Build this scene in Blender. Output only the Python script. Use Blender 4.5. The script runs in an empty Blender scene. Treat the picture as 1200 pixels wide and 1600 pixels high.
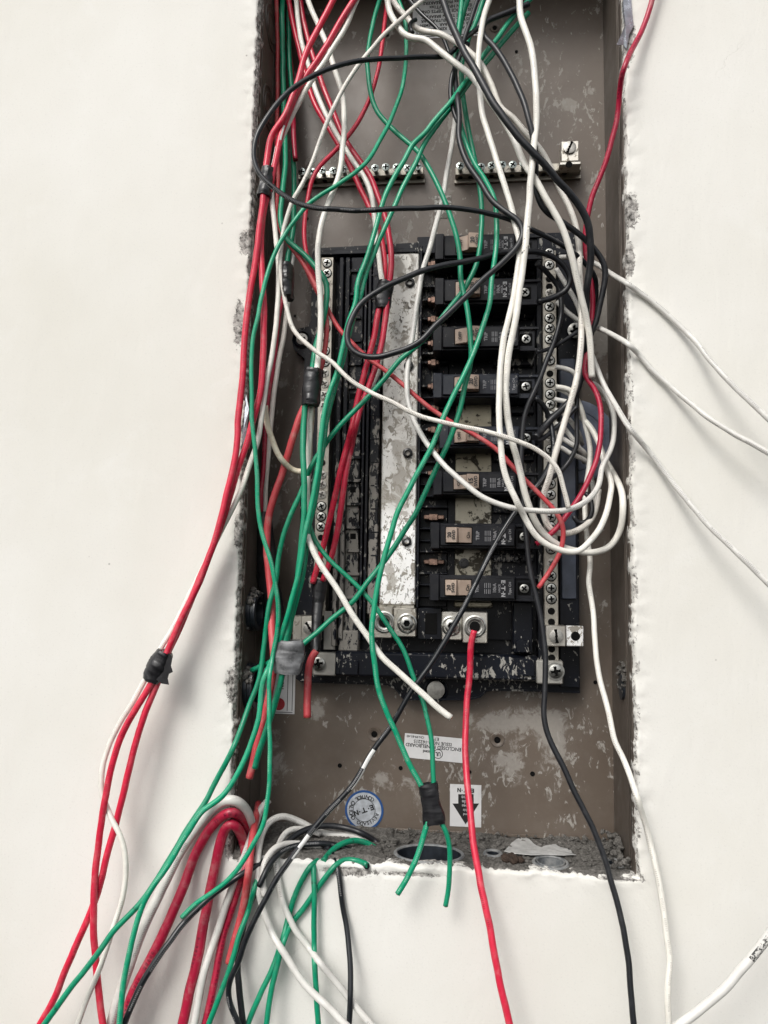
import bpy, math, random
import numpy as np
from mathutils import Vector, noise
random.seed(7); np.random.seed(7)
scene = bpy.context.scene
COL = scene.collection

# ------------------------------------------------------------------ camera
F = 1201.0                                  # focal length in photo pixels (1200 x 1600)
CAM = np.array([0.0, -0.73, 0.0])
yaw, pitch, roll = 0.104875, 0.099783, 0.015508
cy, sy, cp, sp = math.cos(yaw), math.sin(yaw), math.cos(pitch), math.sin(pitch)
fwd = np.array([-sy*cp, cy*cp, sp]); rt = np.array([cy, sy, 0.0]); up = np.cross(rt, fwd)
R_ = math.cos(roll)*rt + math.sin(roll)*up
U_ = -math.sin(roll)*rt + math.cos(roll)*up
cam = bpy.data.cameras.new('camera'); camo = bpy.data.objects.new('camera', cam); COL.objects.link(camo)
cam.sensor_fit = 'VERTICAL'; cam.sensor_height = 24.0; cam.lens = 24.0*F/1600.0
cam.clip_start = 0.02; cam.clip_end = 100.0
from mathutils import Matrix
M3 = Matrix((tuple(R_), tuple(U_), tuple(-fwd))).transposed()
camo.matrix_world = Matrix.Translation(Vector(CAM)) @ M3.to_4x4()
scene.camera = camo

# ------------------------------------------------------------------ world, sun
SUN_EL, SUN_AZ = math.radians(42), math.radians(-24)     # azimuth: from -Y towards +X
world = bpy.data.worlds.new('World'); scene.world = world; world.use_nodes = True
wn = world.node_tree; wn.nodes.clear()
sky = wn.nodes.new('ShaderNodeTexSky'); sky.sky_type = 'NISHITA'; sky.sun_disc = False
sky.sun_elevation = SUN_EL; sky.sun_rotation = math.pi - SUN_AZ
sky.dust_density = 4.0; sky.air_density = 1.0; sky.ozone_density = 1.0
hs = wn.nodes.new('ShaderNodeHueSaturation'); hs.inputs['Saturation'].default_value = 0.22
bg = wn.nodes.new('ShaderNodeBackground'); bg.inputs['Strength'].default_value = 0.12
wo = wn.nodes.new('ShaderNodeOutputWorld')
wn.links.new(sky.outputs[0], hs.inputs['Color']); wn.links.new(hs.outputs[0], bg.inputs[0]); wn.links.new(bg.outputs[0], wo.inputs[0])
sl = bpy.data.lights.new('sun', 'SUN'); sl.energy = 1.2; sl.angle = math.radians(22); sl.color = (1.0, 0.965, 0.91)
so = bpy.data.objects.new('sun', sl); COL.objects.link(so)
sdir = Vector((math.sin(SUN_AZ)*math.cos(SUN_EL), -math.cos(SUN_AZ)*math.cos(SUN_EL), math.sin(SUN_EL)))
so.rotation_euler = sdir.to_track_quat('Z', 'Y').to_euler()
scene.view_settings.view_transform = 'Standard'; scene.view_settings.look = 'None'
scene.view_settings.exposure = 0.47; scene.view_settings.gamma = 1.0
scene.render.resolution_x = 768; scene.render.resolution_y = 1024
scene.cycles.max_bounces = 6; scene.cycles.diffuse_bounces = 4

# ------------------------------------------------------------------ measuring helpers (photo pixel -> place at a known depth)
def ray(px, py):
    return fwd*F + R_*(px-600.0) - U_*(py-800.0)
def P(px, py, Y):
    d = ray(px, py); t = (Y-CAM[1])/d[1]; return CAM + d*t
def PZ(px, py, Z):
    d = ray(px, py); t = (Z-CAM[2])/d[2]; return CAM + d*t
def dist(Y): return Y - CAM[1]

# ------------------------------------------------------------------ objects
def tag(o, label=None, cat=None, group=None, kind=None):
    if label: o['label'] = label
    if cat: o['category'] = cat
    if group: o['group'] = group
    if kind: o['kind'] = kind
    return o
def empty(name, loc=(0,0,0)):
    o = bpy.data.objects.new(name, None); COL.objects.link(o); o.location = loc; o.empty_display_size = .01
    return o
def put(name, me, parent=None, loc=None):
    o = bpy.data.objects.new(name, me); COL.objects.link(o)
    if loc is not None: o.location = loc
    if parent is not None:
        o.parent = parent
        if loc is None: o.location = -parent.location      # world-space mesh under a placed Empty
    return o
class MB:
    def __init__(s): s.v=[]; s.f=[]; s.m=[]; s.sm=[]; s.uv=None
    def add(s, vs, fs, mi=0, smooth=False):
        n=len(s.v); s.v += [tuple(map(float,v)) for v in vs]
        for f in fs: s.f.append(tuple(i+n for i in f)); s.m.append(mi); s.sm.append(smooth)
    def box(s, x0,x1,y0,y1,z0,z1, c=0.0006, mi=0):
        if x0>x1: x0,x1=x1,x0
        if y0>y1: y0,y1=y1,y0
        if z0>z1: z0,z1=z1,z0
        c=min(c,(x1-x0)*.4,(y1-y0)*.4,(z1-z0)*.4)
        vs=[];idx={}
        X=(x0,x1);Y=(y0,y1);Z=(z0,z1)
        for i in (0,1):
            for j in (0,1):
                for k in (0,1):
                    sx,sy_,sz=(1-2*i)*c,(1-2*j)*c,(1-2*k)*c
                    idx[i,j,k,0]=len(vs); vs.append((X[i],Y[j]+sy_,Z[k]+sz))
                    idx[i,j,k,1]=len(vs); vs.append((X[i]+sx,Y[j],Z[k]+sz))
                    idx[i,j,k,2]=len(vs); vs.append((X[i]+sx,Y[j]+sy_,Z[k]))
        fs=[]
        for i in (0,1): fs.append([idx[i,0,0,0],idx[i,1,0,0],idx[i,1,1,0],idx[i,0,1,0]][::(-1 if i==0 else 1)])
        for j in (0,1): fs.append([idx[0,j,0,1],idx[1,j,0,1],idx[1,j,1,1],idx[0,j,1,1]][::(1 if j==0 else -1)])
        for k in (0,1): fs.append([idx[0,0,k,2],idx[1,0,k,2],idx[1,1,k,2],idx[0,1,k,2]][::(-1 if k==0 else 1)])
        for i in (0,1):
            for j in (0,1): fs.append([idx[i,j,0,0],idx[i,j,0,1],idx[i,j,1,1],idx[i,j,1,0]][::(1 if i==j else -1)])
        for i in (0,1):
            for k in (0,1): fs.append([idx[i,0,k,0],idx[i,0,k,2],idx[i,1,k,2],idx[i,1,k,0]][::(-1 if i==k else 1)])
        for j in (0,1):
            for k in (0,1): fs.append([idx[0,j,k,1],idx[0,j,k,2],idx[1,j,k,2],idx[1,j,k,1]][::(1 if j==k else -1)])
        for i in (0,1):
            for j in (0,1):
                for k in (0,1): fs.append([idx[i,j,k,0],idx[i,j,k,1],idx[i,j,k,2]][::(-1 if (i+j+k)%2==0 else 1)])
        s.add(vs,fs,mi)
    def lathe(s, c, prof, axis='Y', n=20, mi=0, smooth=True, squash=(1,1), caps=False):
        """prof: (radius, height along axis)."""
        vs=[]
        for r,h in prof:
            for k in range(n):
                a=2*math.pi*k/n; u=r*math.cos(a)*squash[0]; w=r*math.sin(a)*squash[1]
                if axis=='Y': vs.append((c[0]+u,c[1]+h,c[2]+w))
                elif axis=='Z': vs.append((c[0]+u,c[1]+w,c[2]+h))
                else: vs.append((c[0]+h,c[1]+u,c[2]+w))
        fs=[(i*n+k,i*n+(k+1)%n,(i+1)*n+(k+1)%n,(i+1)*n+k) for i in range(len(prof)-1) for k in range(n)]
        if caps and prof[0][0]>1e-9: fs.append(tuple(range(n))[::-1])
        if caps and prof[-1][0]>1e-9: fs.append(tuple((len(prof)-1)*n+k for k in range(n)))
        s.add(vs,fs,mi,smooth)
    def prism(s, poly, y0, y1, mi=0):
        """closed (x,z) outline, y0 = front."""
        n=len(poly); vs=[(x,y0,z) for x,z in poly]+[(x,y1,z) for x,z in poly]
        fs=[tuple(range(n)),tuple(range(2*n-1,n-1,-1))]+[(i,(i+1)%n,n+(i+1)%n,n+i) for i in range(n)]
        s.add(vs,fs,mi)
    def mesh(s, name, mats):
        me=bpy.data.meshes.new(name); me.from_pydata(s.v,[],s.f)
        for m in (mats if isinstance(mats,(list,tuple)) else [mats]): me.materials.append(m)
        me.polygons.foreach_set('material_index', s.m); me.polygons.foreach_set('use_smooth', s.sm)
        me.update(); return me
    def build(s, name, mats, parent=None, fix=True):
        me=s.mesh(name,mats)
        if fix:
            import bmesh
            bm=bmesh.new(); bm.from_mesh(me); bmesh.ops.recalc_face_normals(bm,faces=bm.faces); bm.to_mesh(me); bm.free()
            # keep smooth shading from bleeding over sharp steps
            me.set_sharp_from_angle(angle=math.radians(38))
        return put(name,me,parent)
def pbox(x0,y0,x1,y1,Yf,Yb,c=.0006,mb=None,mi=0):
    """box whose front face (depth Yf) spans the measured rectangle, running back to Yb."""
    mb=mb or MB(); ym=(y0+y1)/2; xm=(x0+x1)/2
    X0=P(x0,ym,Yf)[0]; X1=P(x1,ym,Yf)[0]; Z1=P(xm,y0,Yf)[2]; Z0=P(xm,y1,Yf)[2]
    mb.box(X0,X1,Yf,Yb,Z0,Z1,c,mi); return mb

# ------------------------------------------------------------------ materials
def newmat(name):
    m=bpy.data.materials.new(name); m.use_nodes=True; nt=m.node_tree
    b=nt.nodes['Principled BSDF']; return m,nt,b
def N(nt,t,**kw):
    n=nt.nodes.new(t)
    for k,v in kw.items():
        if k in n.inputs.keys() if hasattr(n.inputs,'keys') else False: n.inputs[k].default_value=v
        else: setattr(n,k,v)
    return n
def coords(nt, scale=(1,1,1)):
    g=nt.nodes.new('ShaderNodeTexCoord'); mp=nt.nodes.new('ShaderNodeMapping'); mp.inputs['Scale'].default_value=scale
    nt.links.new(g.outputs['Object'],mp.inputs[0]); return mp.outputs[0]
def noise_(nt,vec,scale,detail=4,rough=.55,dist_=0):
    n=nt.nodes.new('ShaderNodeTexNoise'); n.inputs['Scale'].default_value=scale; n.inputs['Detail'].default_value=detail
    n.inputs['Roughness'].default_value=rough; n.inputs['Distortion'].default_value=dist_
    nt.links.new(vec,n.inputs['Vector']); return n.outputs[0]
def ramp(nt,fac,stops):
    r=nt.nodes.new('ShaderNodeValToRGB'); e=r.color_ramp.elements
    while len(e)<len(stops): e.new(.5)
    for el,(p,c) in zip(e,stops):
        el.position=p; el.color=(c,c,c,1) if isinstance(c,(int,float)) else (*c,1)
    nt.links.new(fac,r.inputs[0]); return r.outputs[0]
def mix(nt,fac,a,b,mode='MIX'):
    m=nt.nodes.new('ShaderNodeMix'); m.data_type='RGBA'; m.blend_type=mode
    for sock,v in ((m.inputs[0],fac),(m.inputs[6],a),(m.inputs[7],b)):
        if hasattr(v,'links') or hasattr(v,'is_linked'): nt.links.new(v,sock)
        elif isinstance(v,(int,float)): sock.default_value=v if sock.type=='VALUE' else (v,v,v,1)
        else: sock.default_value=(*v,1)
    return m.outputs[2]
def mathn(nt,op,a,b=0.0):
    m=nt.nodes.new('ShaderNodeMath'); m.operation=op
    for i,v in enumerate((a,b)):
        if hasattr(v,'is_linked'): nt.links.new(v,m.inputs[i])
        else: m.inputs[i].default_value=v
    return m.outputs[0]
def bump(nt,b,h,strength=.4,d=.001):
    n=nt.nodes.new('ShaderNodeBump'); n.inputs['Strength'].default_value=strength; n.inputs['Distance'].default_value=d
    nt.links.new(h,n.inputs['Height']); nt.links.new(n.outputs[0],b.inputs['Normal'])

def spattered(name, base, base2, spat, rough=.45, cover=.62, sc=90, fine=380, metallic=0, spec=.5, streak=(1,1,1), bumpy=.25, haze_=0.0, edge=.03, low=0.0, patches=()):
    """painted metal or plastic with dried plaster spatter."""
    m,nt,b=newmat(name); v=coords(nt); vs=coords(nt,streak)
    big=noise_(nt,v,9,3); c=mix(nt,ramp(nt,big,[(.35,0),(.68,1)]),base,base2)
    dust=ramp(nt,noise_(nt,v,26,6,.7),[(.45,0),(.8,haze_)])
    c=mix(nt,dust,c,spat)
    area=ramp(nt,noise_(nt,v,13,2),[(.42,0),(.66,1)])
    n1=noise_(nt,vs,sc,5,.62,.6)
    thr=mathn(nt,'ADD',n1,mathn(nt,'MULTIPLY',area,.11))
    if low:                                       # heavier towards the foot of the assembly, where plaster ran down
        sp_=nt.nodes.new('ShaderNodeSeparateXYZ'); nt.links.new(v,sp_.inputs[0])
        thr=mathn(nt,'ADD',thr,mathn(nt,'MULTIPLY',ramp(nt,mathn(nt,'MULTIPLY',sp_.outputs[2],-1.0),[(.0,0),(.12,1)]),0) if False else mathn(nt,'MULTIPLY',ramp(nt,mathn(nt,'SUBTRACT',.35,mathn(nt,'MULTIPLY',sp_.outputs[2],1.6)),[(.0,0),(.45,1)]),low*.62))
        thr=mathn(nt,'SUBTRACT',thr,.045)
    if patches:                                   # measured smears of dried plaster
        sp_=nt.nodes.new('ShaderNodeSeparateXYZ'); nt.links.new(v,sp_.inputs[0]); tot=None
        for (px,pz,rx,rz,amt) in patches:
            dx=mathn(nt,'MULTIPLY',mathn(nt,'SUBTRACT',sp_.outputs[0],px),1/rx); dz=mathn(nt,'MULTIPLY',mathn(nt,'SUBTRACT',sp_.outputs[2],pz),1/rz)
            rr_=mathn(nt,'SQRT',mathn(nt,'ADD',mathn(nt,'MULTIPLY',dx,dx),mathn(nt,'MULTIPLY',dz,dz)))
            k_=mathn(nt,'MULTIPLY',mathn(nt,'MAXIMUM',mathn(nt,'SUBTRACT',1.3,rr_),0.0),amt)
            tot=k_ if tot is None else mathn(nt,'ADD',tot,k_)
        pm=ramp(nt,mathn(nt,'ADD',mathn(nt,'MULTIPLY',tot,2.6),noise_(nt,v,60,9,.72,.5)),[(.70,0),(.80,.75)])
    s1=ramp(nt,thr,[(cover,0),(cover+edge,1)])
    n2=noise_(nt,vs,fine,3,.6,.3)
    s2=ramp(nt,mathn(nt,'ADD',n2,mathn(nt,'MULTIPLY',area,.06)),[(cover+.08,0),(cover+.11,.85)])
    s=mathn(nt,'MAXIMUM',s1,s2)
    if patches: s=mathn(nt,'MAXIMUM',s,pm)
    sc_=mix(nt,noise_(nt,v,300,3),tuple(x*.72 for x in spat),spat)
    c=mix(nt,s,c,sc_)
    nt.links.new(c,b.inputs['Base Color'])
    rr=mathn(nt,'ADD',mathn(nt,'MULTIPLY',s,.85-rough),mathn(nt,'ADD',mathn(nt,'MULTIPLY',noise_(nt,v,60,4),.25),rough-.12))
    nt.links.new(rr,b.inputs['Roughness'])
    if metallic:
        nt.links.new(mathn(nt,'MULTIPLY',mathn(nt,'SUBTRACT',1.0,s),metallic),b.inputs['Metallic'])
    b.inputs['Specular IOR Level'].default_value=spec
    h=mathn(nt,'ADD',mathn(nt,'MULTIPLY',s,.6),mathn(nt,'MULTIPLY',noise_(nt,v,500,3),.25))
    bump(nt,b,h,bumpy,.0006)
    return m
def plain(name,col,rough=.5,metallic=0,spec=.5,var=.15,sc=60,bumpy=.1,col2=None):
    m,nt,b=newmat(name); v=coords(nt)
    n=noise_(nt,v,sc,5,.6)
    c=mix(nt,ramp(nt,n,[(.3,0),(.7,1)]),tuple(x*(1-var) for x in col),col2 or tuple(min(1,x*(1+var)) for x in col))
    nt.links.new(c,b.inputs['Base Color']); b.inputs['Metallic'].default_value=metallic
    nt.links.new(mathn(nt,'ADD',mathn(nt,'MULTIPLY',n,.3),rough-.15),b.inputs['Roughness'])
    b.inputs['Specular IOR Level'].default_value=spec
    if bumpy: bump(nt,b,noise_(nt,v,sc*9,3),bumpy,.0004)
    return m

MAT={}
BACK_SMEARS=[(832,1128,62,30,.13),(868,1170,30,50,.10),(795,1192,30,40,.12),(755,1130,45,20,.12),(938,500,20,75,.22),(890,163,14,14,.2),
 (495,1108,22,26,.12),(640,1228,60,40,.07),(925,300,14,20,.14),(430,1190,26,90,.08),(440,600,22,20,.10),(430,800,16,40,.12),(700,300,12,50,.10),(590,1215,14,14,.12),(820,330,20,26,.1)]
MAT['enclosure']=spattered('grey_brown_enamel',(.103,.080,.062),(.128,.102,.081),(.34,.32,.29),.42,.652,125,430,haze_=.13,bumpy=.22,streak=(1.2,1,.7),edge=.05,patches=[(P(x,y,.1)[0],P(x,y,.1)[2],a*.00069,b*.00069,c) for x,y,a,b,c in BACK_SMEARS])
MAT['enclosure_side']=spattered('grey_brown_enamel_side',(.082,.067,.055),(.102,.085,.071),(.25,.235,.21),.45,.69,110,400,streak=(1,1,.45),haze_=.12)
MAT['black']=spattered('black_plastic_with_plaster',(.0035,.004,.006),(.006,.008,.014),(.36,.35,.32),.34,.650,175,620,streak=(1.2,1,.6),haze_=.006,spec=.22,edge=.012)
MAT['black_dirty']=spattered('black_plastic_heavy_plaster',(.004,.0045,.006),(.007,.009,.015),(.27,.255,.23),.36,.572,150,480,streak=(1.25,1,.55),haze_=.012,low=.26,spec=.2,edge=.012)
MAT['breaker']=spattered('breaker_plastic',(.006,.0065,.009),(.010,.011,.016),(.20,.195,.18),.40,.70,160,520,haze_=.10,spec=.25,bumpy=.08)
MAT['breaker_light']=spattered('breaker_plastic_worn',(.013,.016,.025),(.022,.027,.040),(.22,.22,.21),.42,.68,160,520,haze_=.16,spec=.3,bumpy=.08)
MAT['toggle']=plain('toggle_plastic',(.36,.27,.215),.45,var=.12,sc=90,col2=(.42,.33,.265))
MAT['zinc']=plain('zinc_screw',(.42,.42,.395),.34,1,var=.25,sc=260,bumpy=.15)
MAT['zinc_dull']=plain('dull_screw',(.42,.41,.38),.45,.8,var=.3,sc=260,bumpy=.25)
MAT['slot_fill']=plain('filled_slot',(.10,.095,.085),.8,0,var=.4,sc=300)
MAT['zinc_teal']=plain('shaded_zinc',(.36,.40,.38),.3,1,var=.4,sc=260,bumpy=.2)
MAT['blackscrew']=plain('black_screw',(.012,.012,.013),.35,0,var=.3,sc=200)
MAT['hole']=plain('hole_shade',(.006,.006,.006),.9,0,spec=.1,bumpy=0)  # near-black on flat pieces, painting the shade inside holes
MAT['copper']=plain('tarnished_copper',(.21,.135,.105),.42,.8,var=.6,sc=160,bumpy=.2)
MAT['copper_bright']=plain('copper_core',(.80,.36,.20),.3,1,var=.2,sc=300)
MAT['alu']=spattered('aluminium_bar',(.40,.38,.33),(.30,.28,.24),(.40,.37,.32),.38,.60,120,420,metallic=.75,bumpy=.3,haze_=.3)
MAT['lug']=spattered('tinned_lug',(.62,.60,.55),(.50,.47,.41),(.34,.31,.26),.34,.62,140,420,metallic=.85,bumpy=.35,haze_=.25)
def bus_mat():
    m,nt,b=newmat('tin_plated_bus'); v=coords(nt); vs=coords(nt,(1,1,.7))
    sep=nt.nodes.new('ShaderNodeSeparateXYZ'); nt.links.new(v,sep.inputs[0])
    low=ramp(nt,mathn(nt,'ADD',mathn(nt,'MULTIPLY',sep.outputs[2],-2.2),mathn(nt,'MULTIPLY',noise_(nt,v,20,3),.7)),[(.02,0),(.32,1)])
    base=mix(nt,low,(.50,.49,.46),(.92,.92,.91))
    n1=noise_(nt,vs,130,7,.7,1.0)
    s1=ramp(nt,n1,[(.54,0),(.552,1)])
    c=mix(nt,s1,base,(.27,.25,.215))
    n3=ramp(nt,noise_(nt,vs,210,3,.6,1.5),[(.63,0),(.655,1)])
    c=mix(nt,n3,c,(.10,.09,.08))
    big=ramp(nt,noise_(nt,v,34,4,.6,.8),[(.55,0),(.6,1)])
    c=mix(nt,mathn(nt,'MULTIPLY',big,.75),c,(.30,.275,.235))
    nt.links.new(c,b.inputs['Base Color'])
    nt.links.new(mathn(nt,'MULTIPLY',mathn(nt,'SUBTRACT',1.0,mathn(nt,'MAXIMUM',s1,big)),.35),b.inputs['Metallic'])
    nt.links.new(mathn(nt,'ADD',mathn(nt,'MULTIPLY',s1,.3),.42),b.inputs['Roughness'])
    bump(nt,b,n1,.5,.0005); return m
MAT['bus']=bus_mat()
MAT['bus_dark']=spattered('old_bus_strip',(.26,.235,.17),(.40,.38,.32),(.08,.07,.05),.36,.58,110,320,metallic=.6,bumpy=.3,haze_=.4)
MAT['steel']=plain('grey_zinc_plate',(.36,.35,.32),.5,.45,var=.12,sc=120,bumpy=.2)
MAT['tape']=plain('vinyl_tape',(.014,.014,.016),.34,0,var=.4,sc=120,bumpy=.35,spec=.6)
MAT['tape_dusty']=plain('dusty_vinyl_tape',(.14,.143,.148),.30,0,var=.5,sc=90,bumpy=.4)
MAT['label']=plain('paper_label',(.62,.62,.62),.45,0,var=.06,sc=60,bumpy=.02)
MAT['label_grey']=plain('grey_label',(.86,.86,.86),.45,0,var=.12,sc=60,bumpy=.02)
MAT['ink']=plain('black_ink',(.012,.012,.012),.5,0,bumpy=0)
MAT['ink_red']=plain('red_ink',(.35,.02,.03),.5,0,bumpy=0)
MAT['ink_white']=plain('white_ink',(.36,.36,.37),.5,0,bumpy=0)
MAT['ink_grey']=plain('grey_ink',(.20,.20,.21),.5,0,bumpy=0)
MAT['ink_blue']=plain('blue_ink',(.015,.07,.22),.4,0,bumpy=0)
MAT['silver']=plain('silver_foil',(.50,.53,.57),.35,.35,var=.25,sc=160)
MAT['conduit']=plain('grey_pvc_conduit',(.13,.15,.17),.45,0,var=.3,sc=120,bumpy=.3,col2=(.30,.30,.29))
MAT['conduit_dark']=plain('dark_pvc_and_bore_shade',(.018,.022,.028),.35,0,var=.4,sc=150,bumpy=.3)
MAT['sky_sheen']=plain('painted_sky_sheen',(.20,.23,.31),.42,0,var=.25,sc=70,bumpy=.1)
MAT['foil']=plain('torn_foil',(.42,.44,.48),.25,.6,var=.4,sc=120,bumpy=.5)
def cement_mat(name,a,bc,sc=70):
    m,nt,b=newmat(name); v=coords(nt)
    n=noise_(nt,v,sc,8,.7,.4); n2=noise_(nt,v,sc*6,4,.7)
    c=mix(nt,ramp(nt,n,[(.3,0),(.7,1)]),a,bc); c=mix(nt,ramp(nt,n2,[(.38,0.6),(.55,0)]),c,tuple(x*.45 for x in a))
    nt.links.new(c,b.inputs['Base Color']); b.inputs['Roughness'].default_value=.92; b.inputs['Specular IOR Level'].default_value=.2
    bump(nt,b,mathn(nt,'ADD',n,mathn(nt,'MULTIPLY',n2,.5)),.9,.002); return m
MAT['cement']=cement_mat('raw_mortar',(.07,.066,.06),(.20,.19,.175))
MAT['cement_light']=cement_mat('light_mortar',(.30,.29,.27),(.48,.46,.43))

def wall_mat():
    m,nt,b=newmat('painted_plaster'); v=coords(nt)
    big=noise_(nt,v,2.6,4,.6); c=mix(nt,ramp(nt,big,[(.35,0),(.65,1)]),(.672,.658,.605),(.735,.726,.690))
    sm=ramp(nt,noise_(nt,v,16,6,.7,.5),[(.56,0),(.72,.22)]); c=mix(nt,sm,c,(.78,.78,.76))
    g=ramp(nt,noise_(nt,v,520,2,.5),[(.30,.35),(.40,0)]); c=mix(nt,g,c,(.58,.57,.54))
    # sparse dirt dots
    vo=nt.nodes.new('ShaderNodeTexVoronoi'); vo.inputs['Scale'].default_value=34; nt.links.new(v,vo.inputs['Vector'])
    gate=ramp(nt,noise_(nt,v,7,2),[(.55,0),(.6,1)])
    dots=mathn(nt,'MULTIPLY',ramp(nt,vo.outputs['Distance'],[(.015,1),(.045,0)]),gate)
    c=mix(nt,mathn(nt,'MULTIPLY',dots,.7),c,(.22,.2,.18))
    # hairline cracks
    vd=nt.nodes.new('ShaderNodeTexVoronoi'); vd.feature='DISTANCE_TO_EDGE'; vd.inputs['Scale'].default_value=5.5
    wv=nt.nodes.new('ShaderNodeVectorMath'); wv.operation='ADD'
    nz=nt.nodes.new('ShaderNodeTexNoise'); nz.inputs['Scale'].default_value=14; nz.inputs['Detail'].default_value=5; nt.links.new(v,nz.inputs['Vector'])
    vm=nt.nodes.new('ShaderNodeVectorMath'); vm.operation='SCALE'; vm.inputs['Scale'].default_value=.12
    nt.links.new(nz.outputs['Color'],vm.inputs[0]); nt.links.new(v,wv.inputs[0]); nt.links.new(vm.outputs[0],wv.inputs[1]); nt.links.new(wv.outputs[0],vd.inputs['Vector'])
    cr=mathn(nt,'MULTIPLY',ramp(nt,vd.outputs['Distance'],[(.0008,1),(.0022,0)]),ramp(nt,noise_(nt,v,5,2),[(.64,0),(.70,.22)]))
    c=mix(nt,cr,c,(.45,.43,.39))
    at=nt.nodes.new('ShaderNodeAttribute'); at.attribute_name='raw'
    n2=noise_(nt,v,230,4,.7); cem=mix(nt,ramp(nt,n2,[(.36,0),(.62,1)]),(.05,.047,.042),(.52,.50,.47))
    mask=ramp(nt,mathn(nt,'ADD',at.outputs['Fac'],mathn(nt,'MULTIPLY',mathn(nt,'SUBTRACT',noise_(nt,v,170,6,.8,.5),.5),2.2)),[(.49,0),(.51,1)])
    c=mix(nt,mask,c,cem); nt.links.new(c,b.inputs['Base Color'])
    b.inputs['Roughness'].default_value=.75; b.inputs['Specular IOR Level'].default_value=.3
    tro=noise_(nt,coords(nt,(1,1,.35)),28,5,.6,.4)
    h=mathn(nt,'ADD',mathn(nt,'MULTIPLY',noise_(nt,v,420,3,.6),.30),mathn(nt,'MULTIPLY',tro,2.2))
    h=mathn(nt,'ADD',h,mathn(nt,'MULTIPLY',mathn(nt,'MULTIPLY',mask,n2),5.0))
    h=mathn(nt,'SUBTRACT',h,mathn(nt,'MULTIPLY',cr,2.0))
    bump(nt,b,h,.42,.0012); return m
MAT['wall']=wall_mat()

def wire_mat(name,col,rough=.32,ink=None,ink_amt=.0,dusty=.15,dust=(.5,.47,.42),grime=None,dens=1.0,subs=0.0):
    """PVC insulation: u runs round the wire (0.5 faces out of the box), v along it in metres."""
    m,nt,b=newmat(name)
    g=nt.nodes.new('ShaderNodeTexCoord'); uv=g.outputs['UV']; ob=g.outputs['Object']
    n=noise_(nt,ob,45,5,.65); c=mix(nt,ramp(nt,n,[(.3,0),(.7,1)]),tuple(x*.86 for x in col),tuple(min(1,x*1.1) for x in col))
    # chalky dust
    d=ramp(nt,noise_(nt,ob,85,6,.75),[(.5,0),(.75,dusty)]); c=mix(nt,d,c,dust)
    if grime:
        gr=ramp(nt,noise_(nt,ob,150,4,.8,.5),[(.60,0),(.66,.8)]); gg=ramp(nt,noise_(nt,ob,12,2),[(.5,0),(.6,1)])
        c=mix(nt,mathn(nt,'MULTIPLY',gr,gg),c,grime)
    if ink is not None:
        sx=nt.nodes.new('ShaderNodeSeparateXYZ'); nt.links.new(uv,sx.inputs[0]); v=sx.outputs[1]
        ct=nt.nodes.new('ShaderNodeCombineXYZ'); nt.links.new(mathn(nt,'MULTIPLY',v,2.6),ct.inputs[0])
        u=mathn(nt,'FRACT',mathn(nt,'ADD',sx.outputs[0],mathn(nt,'ADD',mathn(nt,'MULTIPLY',mathn(nt,'SUBTRACT',noise_(nt,ct.outputs[0],1.0,1),.5),1.6),1.0)))
        band=mathn(nt,'MULTIPLY',mathn(nt,'GREATER_THAN',u,.45),mathn(nt,'LESS_THAN',u,.56))
        # words: character cells chopped by noise
        cell=mathn(nt,'FRACT',mathn(nt,'MULTIPLY',v,640*dens)); ch=mathn(nt,'LESS_THAN',cell,.62)
        cv=nt.nodes.new('ShaderNodeCombineXYZ'); nt.links.new(mathn(nt,'MULTIPLY',v,2600.0),cv.inputs[0]); nt.links.new(mathn(nt,'MULTIPLY',u,44.0),cv.inputs[1])
        glyph=mathn(nt,'GREATER_THAN',noise_(nt,cv.outputs[0],1.0,1),.47)
        cw=nt.nodes.new('ShaderNodeCombineXYZ'); nt.links.new(mathn(nt,'MULTIPLY',v,60.0),cw.inputs[0])
        word=mathn(nt,'GREATER_THAN',noise_(nt,cw.outputs[0],1.0,1),.46)
        cl=nt.nodes.new('ShaderNodeCombineXYZ'); nt.links.new(mathn(nt,'MULTIPLY',v,7.0),cl.inputs[0])
        run=mathn(nt,'GREATER_THAN',noise_(nt,cl.outputs[0],1.0,0),.46)
        k=mathn(nt,'MULTIPLY',mathn(nt,'MULTIPLY',band,ch),mathn(nt,'MULTIPLY',mathn(nt,'MULTIPLY',glyph,word),run))
        c=mix(nt,mathn(nt,'MULTIPLY',k,ink_amt),c,ink)
    nt.links.new(c,b.inputs['Base Color'])
    nt.links.new(mathn(nt,'ADD',mathn(nt,'MULTIPLY',d,.8),rough),b.inputs['Roughness'])
    if subs: b.inputs['Subsurface Weight'].default_value=subs; b.inputs['Subsurface Radius'].default_value=(.001,.001,.001)
    bump(nt,b,noise_(nt,ob,260,4,.6),.12,.0004); return m
MAT['red']=wire_mat('red_pvc',(.62,.022,.058),.30,(.05,.005,.01),.6,.24,(.6,.45,.42))
MAT['red_print']=wire_mat('red_pvc_white_print',(.52,.022,.055),.33,(.75,.55,.5),.55,.25)
MAT['red_thick']=wire_mat('dark_red_pvc',(.40,.012,.045),.33,(.03,.0,.01),.75,.28,dens=.45)
MAT['red_dusty']=wire_mat('dusty_red_pvc',(.52,.06,.07),.45,None,0,.55,(.55,.38,.34))
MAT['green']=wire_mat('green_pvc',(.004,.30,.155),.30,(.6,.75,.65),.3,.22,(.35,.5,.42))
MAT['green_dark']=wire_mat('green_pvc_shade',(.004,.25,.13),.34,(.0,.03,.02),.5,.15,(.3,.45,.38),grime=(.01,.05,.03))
MAT['white']=wire_mat('white_pvc',(.80,.78,.715),.34,(.12,.11,.1),.45,.16,(.42,.38,.31))
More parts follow.
